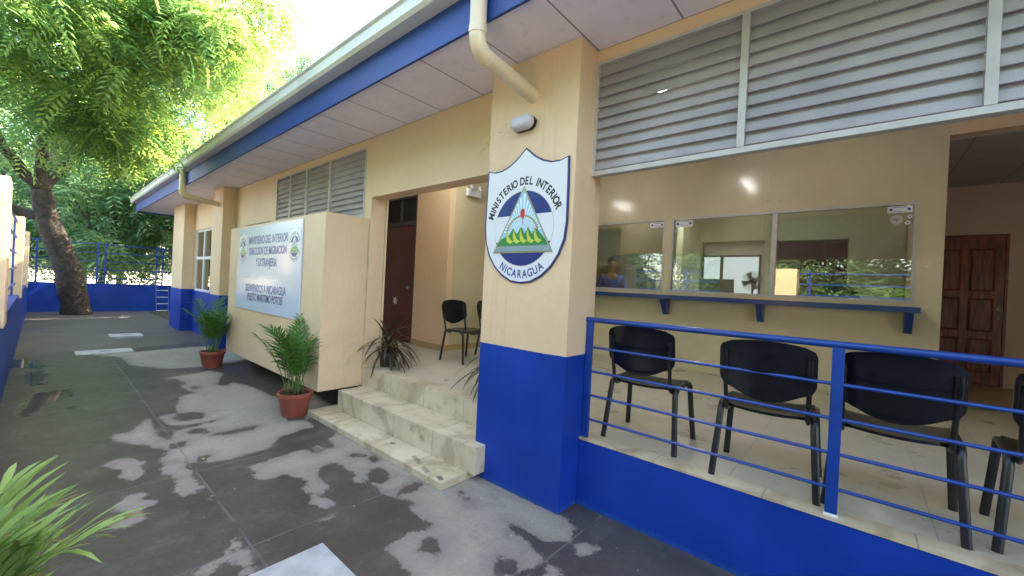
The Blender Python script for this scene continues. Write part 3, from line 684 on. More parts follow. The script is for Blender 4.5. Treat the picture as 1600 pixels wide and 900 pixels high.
    arc('MINISTERIO DEL INTERIOR', .352*s, 166, 20, .085*s, False, .0028*s, M['txtblack'])
    arc('NICARAGUA', .345*s, 232, 308, .086*s, True, .0022*s, M['txtnavy'])
S = thing('shield_sign', 'large white shield emblem sign on the big cream pillar under the bulkhead lamp', 'sign', (-2.005, YP-.001, 1.63))
emblem(S, 1.0)
S = thing('sign_board', 'pale blue glossy board with navy ministry lettering on the privacy wall', 'sign', (0, 2.128, 0))
MB().box(-7.80, -5.30, -.02, 0, 1.05, 2.33).build('board', M['board'], S, bevel=.003)
for txt, xa, xb, z, hgt, mt in (('MINISTERIO DEL INTERIOR', -7.26, -5.73, 2.11, .135, 'txtnavy'), ('DIRECCION DE MIGRACIÓN', -7.24, -5.76, 1.945, .13, 'txtnavy'), ('Y EXTRANJERÍA', -6.92, -6.08, 1.775, .135, 'txtnavy'), ('BIENVENIDOS A NICARAGUA', -7.33, -5.72, 1.385, .13, 'lettersoft'), ('PUESTO MARITIMO POTOSÍ', -7.22, -5.82, 1.25, .125, 'navy')):
    plain = txt.replace('Ó', 'O').replace('Í', 'I'); v, f_ = text_mb(plain, 1, .019)
    xl = min(q[0] for q in v); wid = lambda t_: (lambda vv_: max(q[0] for q in vv_)-min(q[0] for q in vv_))(text_mb(t_, 1, .019)[0])
    for i_, ch_ in enumerate(txt):
        if ch_ in 'ÓÍ':
            xr = xl+wid(plain[:i_+1]); xc = xr-wid(plain[i_])/2; yt = max(q[1] for q in v)+.05 if ch_ == txt[[k for k, c2 in enumerate(txt) if c2 in 'ÓÍ'][0]] else yt
            o_ = len(v); v += [(xc-.05, yt, 0), (xc+.04, yt, 0), (xc+.15, yt+.14, 0), (xc+.03, yt+.14, 0)]; f_.append((o_, o_+1, o_+2, o_+3))
    vv = np.array(v); w0 = vv[:, 0].max()-vv[:, 0].min(); h0 = .70
    sx = (xb-xa)/w0; sz = hgt/h0*.86; mx = (vv[:, 0].max()+vv[:, 0].min())/2; mz = .0
    MB().add([((x-mx)*sx+(xa+xb)/2, -.0212, z+(y_-mz)*sz) for x, y_, _ in v], f_).build('lettering', M[mt], S)
for x in (-7.54, -5.51):
    c_ = bpy.data.objects.new('shield_emblem', None)
    # flat printed crest: own meshes directly under the board root
    sub = thing('tmp', '', '')
    emblem(sub, .47)
    bpy.context.view_layer.update()
    ch = list(sub.children)
    host = None
    for o_ in ch:
        if o_.name.startswith('shield_border'): host = o_
    host.name = 'crest'; host.parent = S; host.location = (x, -.0195, 1.785)
    for o_ in ch:
        if o_ is host: continue
        gc = list(o_.children); o_.parent = host; o_.location = (0, 0, 0)
        for q in gc: q.parent = host; q.location = (0, 0, 0)
    bpy.data.objects.remove(sub)
    bpy.data.objects.remove(c_)

# ------------------------------------------------------------ lamps and small fixtures
t = thing('bulkhead_lamp', 'small oval white bulkhead lamp on the cream pillar above the shield', 'lamp', (-2.035, YP, 2.875))
def stadium(w_, h_, k=10):
    r_ = h_/2; a = w_/2-r_
    return [(a+r_*math.cos(R(-90+180*i/k)), r_*math.sin(R(-90+180*i/k))) for i in range(k+1)]+[(-a+r_*math.cos(R(90+180*i/k)), r_*math.sin(R(90+180*i/k))) for i in range(k+1)]
mb = MB().prism(stadium(.215, .112), V3, 0, .03); mb.build('lamp_base', M['black'], t)
mb = MB(); prev = None
rings = [(1.0, .03), (1.0, .05), (.93, .072), (.75, .086), (.4, .092)]
base = stadium(.208, .105); vs = []; fs_ = []
for k_, (sc, dd) in enumerate(rings): vs += [V3(u*(sc if sc == 1 else 1-(1-sc)*.6), v*sc, dd) for u, v in base]
nb = len(base)
for k_ in range(len(rings)-1):
    for i in range(nb): fs_.append((k_*nb+i, k_*nb+(i+1) % nb, (k_+1)*nb+(i+1) % nb, (k_+1)*nb+i))
fs_.append(tuple(range((len(rings)-1)*nb, len(rings)*nb))); mb.add(vs, fs_); shade_auto(mb.build('lamp_diffuser', M['plasticgrey'], t), 60)
MB().tube([(.105, -.02, .0), (.122, -.02, .0)], .008, 8).build('lamp_latch', M['black'], t)

t = thing('emergency_light', 'white twin-head emergency light high on the alcove wall', 'lamp', (-5.098, 4.78, 3.16))
MB().box(0, .07, -.16, .14, -.06, .06).build('housing', M['white'], t, bevel=.01)
MB().box(.0705, .073, -.12, -.02, -.03, .03).build('indicator_panel', M['plasticgrey'], t)
for y_ in (-.09, .10):
    h = MB().lathe([(0, 0), (.03, 0), (.045, .03), (.048, .05), (0, .055)], seg=16).build('lamp_head', M['white'], t, smooth=True)
    h.rotation_euler = (0, R(70), 0); h.location = (.05, y_, .075)
for i, (x, y_) in enumerate(((-1.63, 4.35), (-4.45, 3.6))):
    t = thing('tube_light', ('lit fluorescent tube light on the porch ceiling near the service windows', 'lit fluorescent tube light on the ceiling over the porch alcove')[i], 'lamp', (x, y_, 3.744), 0, 'tube lights of the porch ceiling')
    MB().box(-.05, .05, -.46, .46, -.04, 0).build('housing', M['white'], t)
    MB().tube([(0, -.44, -.058), (0, .44, -.058)], .016, 10).build('tube', M['tube'], t)
t = thing('tube_light', 'unseen tube light added on the office ceiling to brighten the room behind the glass', 'lamp', (-2.5, 7.7, 3.391), 0, None)  # added lamp, out of view, to lift the office and the seated person
MB().box(-.05, .05, -.46, .46, -.04, 0).build('housing', M['white'], t); MB().tube([(0, -.44, -.058), (0, .44, -.058)], .016, 10).build('tube', M['tube'], t)
o = MB().box(-5.70, -5.62, 4.288, 4.299, 1.66, 1.78).build('light_switch', M['cream'], None, bevel=.003); tag(o, 'small cream switch plate on the wall right of the red door', 'switch')
# white flower ornament on the red door
mb = MB()
for k_ in range(6):
    a = R(k_*60+15); l_ = .085; w_ = .02
    mb.add([V3(0, 0, .0), V3(l_*.5*math.cos(a)-w_*math.sin(a), l_*.5*math.sin(a)+w_*math.cos(a), .012), V3(l_*math.cos(a), l_*math.sin(a), .004), V3(l_*.5*math.cos(a)+w_*math.sin(a), l_*.5*math.sin(a)-w_*math.cos(a), .012)], [(0, 1, 2, 3)])
o = mb.build('door_flower', M['petal'], None, loc=(-6.56, 4.326, 1.24)); tag(o, 'white flower shaped ornament stuck on the dark red door', 'ornament')
# notices on the service glass
def notice(x0, x1, z0, z1, label):
    t = thing('notice', label, 'notice', ((x0+x1)/2, YC+.0265, (z0+z1)/2))
    w_, h_ = x1-x0, z1-z0
    MB().box(-w_/2, w_/2, -.0015, 0, -h_/2, h_/2).build('paper', M['signwhite'], t)
    mb = MB(); random.seed(int(abs(x0)*100))
    for u in (-.36, .36):
        disc(mb, u*w_, 0, h_*.2, .0018, .0022, seg=12)
    mb.box(-w_*.3, w_*.3, -.0022, -.0018, h_*.3, h_*.36).box(-w_*.28, w_*.02, -.0022, -.0018, -h_*.1, -h_*.05).box(-w_*.2, w_*.3, -.0022, -.0018, -h_*.35, -h_*.3)
    mb.build('printed_marks', M['txtnavy'], t); return t
notice(-2.62, -2.40, 2.67, 2.755, 'white notice strip at the upper right corner of the left service window')
notice(-2.22, -1.96, 2.66, 2.755, 'white notice strip at the upper left corner of the middle service window')
notice(.21, .42, 2.68, 2.755, 'white notice strip at the upper right corner of the right service window')
for (x, z, r_, lb) in ((-2.19, 2.60, .025, 'small round sticker under the notice of the middle service window'), (.40, 2.63, .02, 'small round sticker just below the notice of the right service window'), (.385, 2.56, .024, 'lower small round sticker near the frame of the right service window'), (.29, 2.60, .055, 'large faint round sticker beside the small ones on the right service window')):
    mb = MB(); disc(mb, 0, 0, r_, 0, .0015, seg=24); s_ = mb.build('round_sticker', M['signwhite'] if r_ < .05 else M['alu'], None, loc=(x, YC+.0265, z)); tag(s_, lb, 'sticker')
    mb = MB(); mb.prism([(-r_*.5, r_*.3), (0, -r_*.5), (r_*.5, r_*.3)], V3, .0017, .0021); mb.build('sticker_mark', M['txtnavy'] if r_ < .05 else M['laptop'], s_)

# ------------------------------------------------------------ porch railing
def rail_thing(label, posts, x0, x1, y, ztop, zs, zbase, toprad=.019, prad=.026, group=None):
    t = thing('railing', label, 'railing', (0, 0, 0), 0, group)
    MB().tube([(x0, y, ztop), (x1, y, ztop)], toprad, 14).build('top_rail', M['bluemetal'], t, smooth=False)
    shade_auto(t.children[0])
    for px in posts:
        MB().box(px-prad, px+prad, y-.012, y+.012, zbase, ztop-.015).build('post', M['bluemetal'], t, bevel=.003)
    for z in zs:
        shade_auto(MB().tube([(x0, y, z), (x1, y, z)], .0095, 8).build('rail', M['bluemetal'], t))
    return t
t = rail_thing('blue porch railing with four thin rods standing on the tiled kerb', [-1.53, -.07, 1.40, 2.85], -1.56, 3.39, 2.71, 1.385, [1.18, 1.0, .82, .64], .502)
MB().box(-.10, -.04, 2.69, 2.73, .502, .512).build('foot_plate', M['petal'], t)

# ------------------------------------------------------------ chairs
def rounded_shell(w_, h_, yf, th, bot=.0, nx_=14, nz_=10, corner=.07, lowcut=.05):
    """curved panel in x-z; yf(x,z) gives depth"""
    mb = MB(); grid = []
    for side in (0, 1):
        for j in range(nz_+1):
            v = j/nz_
            for i in range(nx_+1):
                u = i/nx_*2-1
                # superellipse mapping to round the corners
                hx = w_/2; z = v*h_
                d = min(z, h_-z); shrink = 0
                if h_-z < corner: q = (corner-(h_-z))/corner; shrink = corner*(1-math.sqrt(max(0, 1-q*q)))
                elif z < corner*1.3: q = (corner*1.3-z)/(corner*1.3); shrink = corner*1.3*(1-math.sqrt(max(0, 1-q*q)))
                x = u*(hx-shrink); zz = z - lowcut*(1-v)**2*(1-u*u) + .018*v*(1-u*u)
                y_ = yf(x, zz)
                mb.v.append((x, y_+(th if side else 0), zz+bot))
    k = (nx_+1)*(nz_+1)
    for j in range(nz_):
        for i in range(nx_):
            a = j*(nx_+1)+i; b_ = a+1; c = a+nx_+2; d = a+nx_+1
            mb.f.append((a, b_, c, d)); mb.f.append((a+k, d+k, c+k, b_+k))
    bd = [i for i in range(nx_+1)]+[(j+1)*(nx_+1)-1 for j in range(1, nz_+1)]+[nz_*(nx_+1)+i for i in range(nx_-1, -1, -1)]+[j*(nx_+1) for j in range(nz_-1, 0, -1)]
    for a, b_ in zip(bd, bd[1:]+bd[:1]): mb.f.append((b_, a, a+k, b_+k))
    return mb
def make_chair(label, group):
    t = thing('waiting_chair', label, 'chair', (0, 0, 0), 0, group)
    # seat: plan panel, front at +y
    s = rounded_shell(.46, .42, lambda x, z: .0, .016, 0, 14, 10, .06, .03)
    vs = []
    for (x, th, zz) in s.v:
        v = zz/.42                                     # 0 rear .. 1 front
        z = .445+.02*v-.025*(max(0, v-.8)/.2)**2-.016*(1-(x/.23)**2)+.028*max(0, .25-v)*4*(1-.3*(x/.23)**2)*.6
        vs.append((x, zz-.21, z-th))
    s.v = vs; shade_auto(s.build('seat', M['black'], t), 50)
    bk = rounded_shell(.48, .285, lambda x, z: 0, .014, 0, 16, 12, .06, .05)
    bk.v = [(x, -.265-(zz*.16)+.045*(1-(x/.24)**2)*-1+ .03 + th, .565+zz) for (x, th, zz) in bk.v]
    shade_auto(bk.build('backrest', M['black'], t), 50)
    for sx in (-1, 1):
        x0 = .262*sx; x1 = .236*sx
        # rear leg with rounded shoulder, front leg with rounded shoulder
        rear = [(x0, -.235, 0), (x1, -.185, .385), (x1, -.176, .415), (x1, -.150, .436), (x1, -.10, .442), (x1, 0, .442)]
        front = [(x0, .235, 0), (x1, .185, .385), (x1, .176, .415), (x1, .150, .436), (x1, .10, .442), (x1, .002, .442)]
        shade_auto(MB().tube(rear, .0145, 10, 1.35).build('leg', M['blackmetal'], t)); shade_auto(MB().tube(front, .0145, 10, 1.35).build('leg', M['blackmetal'], t))
        xs = .205*sx
        shade_auto(MB().tube([(xs, -.10, .418), (xs, -.17, .420), (xs, -.205, .44), (xs, -.222, .50), (xs*1.02, -.262, .68), (xs*1.02, -.285, .77)], .012, 10, 1.5).build('back_support', M['blackmetal'], t))
        shade_auto(MB().tube([(xs*1.02, -.258, .66), (xs*1.02, -.285, .79)], .0215, 10, 1.0).build('support_sleeve', M['black'], t))
    mb = MB(); mb.tube([(-.236, -.12, .425), (.236, -.12, .425)], .010, 8); mb.tube([(-.236, .12, .425), (.236, .12, .425)], .010, 8); mb.build('seat_frame', M['blackmetal'], t, smooth=True)
    return t
GR = 'black waiting chairs lined along the porch railing'
ch0 = make_chair('black chair behind the railing, first one beside the big pillar', GR)
ch0.location = (-1.185, 3.07, .5); ch0.rotation_euler.z = R(2)
for loc, rz, lb in (((-.405, 3.0, .5), R(2.5), 'second black chair from the pillar, just left of the middle rail post'), ((.165, 3.06, .5), R(-1.5), 'third black chair from the pillar, just right of the middle rail post'), ((.80, 3.10, .5), R(-4), 'fourth black chair from the pillar, cut off by the right edge of the photo')):
    c = copy_tree(ch0); c.location = loc; c.rotation_euler.z = rz; c['label'] = lb
# third chair's spacing: legs at .44 / -.11
GA = 'black waiting chairs against the alcove wall'
for loc, rz, lb in (((-4.33, 4.06, .5), R(-88), 'black chair in the porch alcove nearest the red door'), ((-4.36, 4.80, .5), R(-90), 'black chair in the porch alcove half hidden by the big pillar')):
    c = copy_tree(ch0); c.location = loc; c.rotation_euler.z = rz; c['label'] = lb; c['group'] = GA

# ------------------------------------------------------------ service room contents
t = thing('laptop', 'grey open laptop seen from behind through the middle service window', 'laptop', (-1.68, 6.82, 1.541), R(4))
MB().box(-.24, .24, .02, .30, 0, .018).build('keyboard_base', M['laptop'], t, bevel=.003)
MB().hexa([(-.24, .0, .015), (.24, .0, .015), (.24, .012, .015), (-.24, .012, .015), (-.24, -.07, .34), (.24, -.07, .34), (.24, -.058, .34), (-.24, -.058, .34)]).build('screen_lid', M['laptop'], t)
t = thing('office_chair', 'dark round-backed office chair behind the right service window', 'chair', (-.25, 7.5, .5))
bk = rounded_shell(.52, .60, lambda x, z: .25*(x*x)*-1, .05, .78, 16, 12, .22, .0); shade_auto(bk.build('backrest', M['black'], t), 60)
MB().box(-.24, .24, .06, .52, .50, .58).build('seat', M['black'], t, bevel=.03)
mb = MB(); mb.tube([(0, .29, .1), (0, .29, .50)], .03, 12)
for k_ in range(5): mb.tube([(0, .29, .12), (.3*math.cos(R(72*k_)), .29+.3*math.sin(R(72*k_)), .05)], .02, 8)
mb.build('base', M['blackmetal'], t); MB().box(-.03, .03, .06, .10, .54, .95).build('back_post', M['blackmetal'], t)
t = thing('standing_fan', 'dark pedestal fan standing before the bright inner window', 'fan', (-1.60, 9.1, .5))
shade_auto(MB().tube([(0, 0, .02), (0, 0, 1.35)], .018, 10).build('pole', M['blackmetal'], t))
MB().lathe([(0, 0), (.2, 0), (.2, .02), (.05, .045), (0, .045)]).build('base', M['blackmetal'], t, smooth=True)
mb = MB()
for k_ in range(28):
    a = R(k_*360/28); mb.tube([(.03*math.cos(a), -.13, 1.45+.03*math.sin(a)), (.15*math.cos(a), -.125, 1.45+.15*math.sin(a)), (.20*math.cos(a), -.06, 1.45+.20*math.sin(a)), (.15*math.cos(a), .0, 1.45+.15*math.sin(a)), (.04*math.cos(a), .02, 1.45+.04*math.sin(a))], .003, 5, cap=False)
mb.build('cage', M['blackmetal'], t)
mb = MB(); mb.tube([(0, -.03, 1.45), (0, .14, 1.45)], .055, 14); mb.build('motor', M['black'], t)
mb = MB()
for k_ in range(4):
    a = R(90*k_+20); c_, s_ = math.cos(a), math.sin(a); p = lambda r_, q, y_: (r_*c_-q*s_, y_, 1.45+r_*s_+q*c_)
    mb.add([p(.03, -.02, -.07), p(.17, -.05, -.085), p(.17, .06, -.05), p(.03, .02, -.06)], [(0, 1, 2, 3)])
mb.build('fan_blades', M['laptop'], t)
t = thing('filing_cabinet', 'tall dark cabinet standing inside the left service window', 'cabinet', (-4.1, 9.2, .5))
MB().box(-.45, .45, -.25, .25, 0, 2.0).build('body', M['laptop'], t, bevel=.01)
for z in (.25, .85, 1.45): MB().box(-.10, .10, -.275, -.252, z+.2, z+.225).build('handle', M['alu'], t)

# person at the desk
def skin_body(name, joints, edges, radii, mat, parent, sub=2):
    me = bpy.data.meshes.new(name); me.from_pydata(joints, edges, []); me.update()
    o = bpy.data.objects.new(name, me); COL.objects.link(o)
    md = o.modifiers.new('s', 'SKIN'); sv = me.skin_vertices[0].data
    for i, r_ in enumerate(radii): sv[i].radius = r_ if hasattr(r_, '__len__') else (r_, r_)
    sv[0].use_root = True
    m2 = o.modifiers.new('u', 'SUBSURF'); m2.levels = m2.render_levels = sub
    dg = bpy.context.evaluated_depsgraph_get(); m3 = bpy.data.meshes.new_from_object(o.evaluated_get(dg))
    o.modifiers.clear(); o.data = m3; bpy.data.meshes.remove(me)
    m3.materials.clear(); m3.materials.append(mat)
    for p in m3.polygons: p.use_smooth = True
    o.parent = parent; return o
P0 = thing('person', 'person in a blue shirt sitting behind the left service window', 'person', (-3.72, 7.32, .92), R(35))
j = [(0, 0, .45), (0, .0, .62), (0, -.01, .80), (0, -.02, .96), (0, -.03, 1.06), (0, -.045, 1.14), (0, -.055, 1.23), (0, -.05, 1.30),
     (-.19, -.02, .95), (-.25, -.06, .73), (-.20, -.26, .66), (-.16, -.34, .655), (.19, -.02, .95), (.25, -.06, .73), (.20, -.26, .66), (.16, -.34, .655),
     (-.10, -.05, .42), (-.12, -.42, .42), (-.12, -.44, .05), (.10, -.05, .42), (.12, -.42, .42), (.12, -.44, .05), (-.12, -.56, .0), (.12, -.56, .0)]
e = [(0, 1), (1, 2), (2, 3), (3, 4), (4, 5), (5, 6), (6, 7), (3, 8), (8, 9), (9, 10), (10, 11), (3, 12), (12, 13), (13, 14), (14, 15), (0, 16), (16, 17), (17, 18), (0, 19), (19, 20), (20, 21), (18, 22), (21, 23)]
rd = [(.15, .12), (.14, .11), (.155, .12), (.13, .10), .055, (.065, .08), (.078, .098), (.06, .08), .065, .048, .034, .026, .065, .048, .034, .026, .09, .075, .05, .09, .075, .05, .035, .035]
body = skin_body('body', j, e, rd, M['skin'], P0)
for sx in (-1, 1):                       # hands with five fingers resting on the desk
    base = Vector((.16*sx, -.34, .655))
    jj = [tuple(base), tuple(base+Vector((0, -.06, -.008)))]; ee = [(0, 1)]; rr = [.024, (.034, .014)]
    for k_, (off, ln_) in enumerate(((-.030, .058), (-.010, .07), (.010, .066), (.029, .052))):
        s0 = len(jj); jj += [tuple(base+Vector((off, -.085, -.004))), tuple(base+Vector((off*1.15, -.085-ln_*.55, .002))), tuple(base+Vector((off*1.15, -.085-ln_, -.014)))]
        ee += [(1, s0), (s0, s0+1), (s0+1, s0+2)]; rr += [.0095, .0085, .0075]
    s0 = len(jj); jj += [tuple(base+Vector((-.035*sx, -.035, -.004))), tuple(base+Vector((-.058*sx, -.065, -.008)))]; ee += [(0, s0), (s0, s0+1)]; rr += [.0115, .0095]
    skin_body('hand', jj, ee, rr, M['skin'], P0, 1)
sh_j = [(0, 0, .45), (0, .0, .62), (0, -.01, .80), (0, -.02, .965), (0, -.03, 1.02), (-.19, -.02, .955), (-.25, -.06, .75), (-.235, -.13, .71), (.19, -.02, .955), (.25, -.06, .75), (.235, -.13, .71)]
skin_body('shirt', sh_j, [(0, 1), (1, 2), (2, 3), (3, 4), (3, 5), (5, 6), (6, 7), (3, 8), (8, 9), (9, 10)], [(.165, .135), (.155, .125), (.17, .135), (.15, .115), .065, .08, .065, .055, .08, .065, .055], M['shirt'], P0)
def ell(mb, c, r_, seg=14, rings_=10, z0=-1):
    pr = [(math.sin(math.pi*i/rings_), -math.cos(math.pi*i/rings_)) for i in range(rings_+1)]
    s0 = len(mb.v)
    for a, z in pr:
        for k_ in range(seg): mb.v.append((c[0]+r_[0]*max(a, .001)*math.cos(2*math.pi*k_/seg), c[1]+r_[1]*max(a, .001)*math.sin(2*math.pi*k_/seg), c[2]+r_[2]*max(z, z0)))
    for i in range(rings_):
        for k_ in range(seg): mb.f.append((s0+i*seg+k_, s0+i*seg+(k_+1) % seg, s0+(i+1)*seg+(k_+1) % seg, s0+(i+1)*seg+k_))
    return mb
mb = MB(); ell(mb, (0, -.008, 1.285), (.093, .105, .10), z0=-.15); ell(mb, (0, .02, 1.25), (.084, .075, .10)); mb.build('hair', M['hair'], P0, smooth=True)
mb = MB(); ell(mb, (-.032, -.135, 1.235), (.012, .008, .007)); ell(mb, (.032, -.135, 1.235), (.012, .008, .007)); mb.build('eyes', M['hair'], P0, smooth=True)
mb = MB(); ell(mb, (0, -.148, 1.20), (.014, .02, .024)); mb2 = MB(); ell(mb, (-.082, -.045, 1.215), (.012, .02, .03)); ell(mb, (.082, -.045, 1.215), (.012, .02, .03)); mb.build('nose_and_ears', M['skin'], P0, smooth=True)
mb = MB(); ell(mb, (0, -.135, 1.155), (.025, .008, .007)); mb.build('mouth', simple('lips', (.22, .07, .06), .5), P0, smooth=True)
t = thing('stool', 'plain office stool under the seated person', 'stool', (-3.72, 7.32, .5), R(35))
MB().box(-.2, .2, -.22, .2, .68, .76).build('seat', M['black'], t, bevel=.02)
for a, b_ in ((-.17, -.17), (.17, -.17), (.17, .17), (-.17, .17)): MB().tube([(a*1.15, b_*1.15, 0), (a, b_, .68)], .014, 8).build('leg', M['blackmetal'], t)

# ------------------------------------------------------------ boundary walls, rails
t = thing('boundary_wall', 'long low blue wall with tall cream posts along the left of the yard', 'wall')
MB().box(-20.5, 6, -.75, -.25, 0, 1.0).build('blue_base', M['bluewall'], t, bevel=.01)
for x in (-17.75, -12.4, -7.0, -1.78, 3.5):
    MB().box(x, x+.5, -.77, -.225, .93, 2.46).build('post', M['cream'], t, bevel=.008)
for k_, (xa, xb) in enumerate(((-17.2, -12.45), (-11.85, -7.05), (-6.45, -1.83), (-1.23, 3.45), (-20.4, -17.8))):
    r_ = thing('railing', ['blue railing on the left boundary wall between the third and second cream posts', 'blue railing on the left boundary wall between the second and nearest cream posts', 'blue railing on the boundary wall mirrored in the left service window', 'blue railing on the boundary wall behind the camera', 'blue railing on the boundary wall at its far end before the corner'][k_], 'railing', (0, 0, 0), 0, 'blue railings on the left boundary wall')
    for z in (1.22, 1.50, 1.78, 2.06, 2.34): MB().box(xa, xb, -.315, -.290, z-.014, z+.014).build('rail', M['bluemetal'], r_)
    nn = 3
    for i in range(nn):
        px = xa+.22+(xb-xa-.44)*i/(nn-1); MB().box(px-.025, px+.025, -.345, -.317, 1.0, 2.42).build('post', M['bluemetal'], r_)
t = thing('boundary_wall', 'low blue wall across the far end of the yard behind the tree', 'wall')
MB().box(-20.7, -20.5, -.75, 9, 0, 1.0).build('blue_base', M['bluewall'], t, bevel=.01)
r_ = thing('railing', 'tall blue railing on the far end wall in front of the trees', 'railing')
for z in (1.2, 1.5, 1.8, 2.1, 2.4): MB().box(-20.615, -20.585, -.7, 8.9, z-.016, z+.016).build('rail', M['bluemetal'], r_)
for y_ in (-.1, 1.30, 1.50, 2.90, 3.08, 4.6, 6.2, 7.8): MB().box(-20.583, -20.545, y_-.025, y_+.025, 1.0, 2.46).build('post', M['bluemetal'], r_)
t = thing('ladder', 'small ladder with pale rungs leaning in the corner by the far pillar', 'ladder', (-19.3, 2.75, 0), 0)
for y_ in (0, .34): MB().tube([(.12, y_, 0), (-.25, y_, 1.66)], .016, 8).build('stile', M['bluemetal'], t)
for k_ in range(7): z = .12+k_*.24; MB().tube([(.12-.37*z/1.66, 0, z), (.12-.37*z/1.66, .34, z)], .012, 8).build('rung', M['white'], t)

# access covers
def cover(x0, x1, y0, y1, h, label):
    t = thing('access_cover', label, 'access cover', ((x0+x1)/2, (y0+y1)/2, .0))
    w_, l_ = (x1-x0)/2, (y1-y0)/2
    MB().box(-w_, w_, -l_, l_, .001, h).build('slab', M['slab'], t, bevel=.006)
    MB().box(-.015, .015, -.07, .07, h+.0005, h+.004).build('lifting_slot', M['dark'], t)
cover(-13.05, -12.55, 1.05, 1.60, .06, 'small pale raised concrete cover in the yard, farthest one')
cover(-11.0, -10.5, .45, 1.22, .012, 'flat pale concrete cover at the edge of the far dark apron')
cover(-2.36, -1.2, .45, 1.14, .03, 'clean pale concrete cover nearest the camera at the bottom of the photo')
MB_ = MB().box(-9.6, -8.4, 2.05, 2.66, .001, .05); o = MB_.build('landing_slab', M['slab'], None, bevel=.01); tag(o, 'pale low concrete slab behind the far potted palm', 'slab')
# fallen leaf
o = MB().add([(-.02, 0, .002), (0, -.014, .012), (.025, 0, .004), (0, .014, .014)], [(0, 1, 2, 3)]).build('fallen_leaf', simple('dry_leaf', (.45, .36, .12), .7), None, loc=(*gp(317, 718), 0)); tag(o, 'small yellowish fallen leaf on a wet spot of the yard', 'leaf')

# anti-slip marks (muddy shoe prints) on the first step
mb = MB()
for cx, cy, rot, k_ in ((-2.95, 2.20, .5, 9), (-2.72, 2.13, .5, 6), (-2.50, 2.12, .9, 5), (-3.35, 2.24, .6, 4)):
    for i in range(k_):
        u = i*.022; x = cx+u*math.cos(rot); y_ = cy-u*.25
        mb.add([(x, y_-.020, .0612), (x+.008, y_-.020, .0612), (x+.020, y_+.020, .0612), (x+.012, y_+.020, .0612)], [(0, 1, 2, 3)])
o = mb.build('shoe_print', simple('mud', (.05, .035, .02), .8), B)

# ------------------------------------------------------------ potted plants
def bulk(name, V, Fq, var, mat, parent=None, nper=4):
    me = bpy.data.meshes.new(name); nv = len(V); nf = len(Fq)
    me.vertices.add(nv); me.vertices.foreach_set('co', V.astype(np.float32).ravel())
    me.loops.add(nf*nper); me.loops.foreach_set('vertex_index', Fq.astype(np.int32).ravel())
    me.polygons.add(nf); me.polygons.foreach_set('loop_start', np.arange(0, nf*nper, nper, dtype=np.int32))
    try: me.polygons.foreach_set('loop_total', np.full(nf, nper, dtype=np.int32))
    except Exception: pass
    me.update(calc_edges=True); me.validate()
    at = me.attributes.new('var', 'FLOAT', 'FACE'); at.data.foreach_set('value', var.astype(np.float32))
    me.materials.append(mat); o = bpy.data.objects.new(name, me); COL.objects.link(o)
    if parent: o.parent = parent
    return o
def strip_leaf(p0, dirv, length, width, droop, segs=5, side=None, twist=0.0):
    """ribbon leaf curved by gravity: returns verts list"""
    d = Vector(dirv).normalized(); p = Vector(p0); out = []
    s = Vector(side) if side else d.cross(Vector((0, 0, 1)))
    if s.length < .05: s = Vector((1, 0, 0))
    s = Vector(s).normalized()
    for i in range(segs+1):
        t = i/segs; w_ = width*(math.sin(math.pi*min(1, (t*.9+.1)))**.7)*(1 if t < .98 else .05)
        out.append(p-s*w_/2); out.append(p+s*w_/2)
        d = (d+Vector((0, 0, -droop/segs))).normalized(); p = p+d*length/segs
    return out
def potted(name, label, cat, loc, potmat, r_top, r_bot, h, group=None):
    t = thing(name, label, cat, loc, 0, group)
    shade_auto(MB().lathe([(0, .0), (r_bot, 0), (r_bot+.004, .01), (r_top-.012, h-.05), (r_top-.008, h-.045), (r_top+.004, h-.04), (r_top+.006, h-.004), (r_top, h), (r_top-.014, h), (r_top-.02, h-.03), (0, h-.03)], seg=36).build('pot', potmat, t), 35)
    MB().lathe([(0, h-.025), (r_top*.5, h-.020), (r_top-.018, h-.029)], seg=24).build('soil', M['soil'], t, smooth=True)
    return t
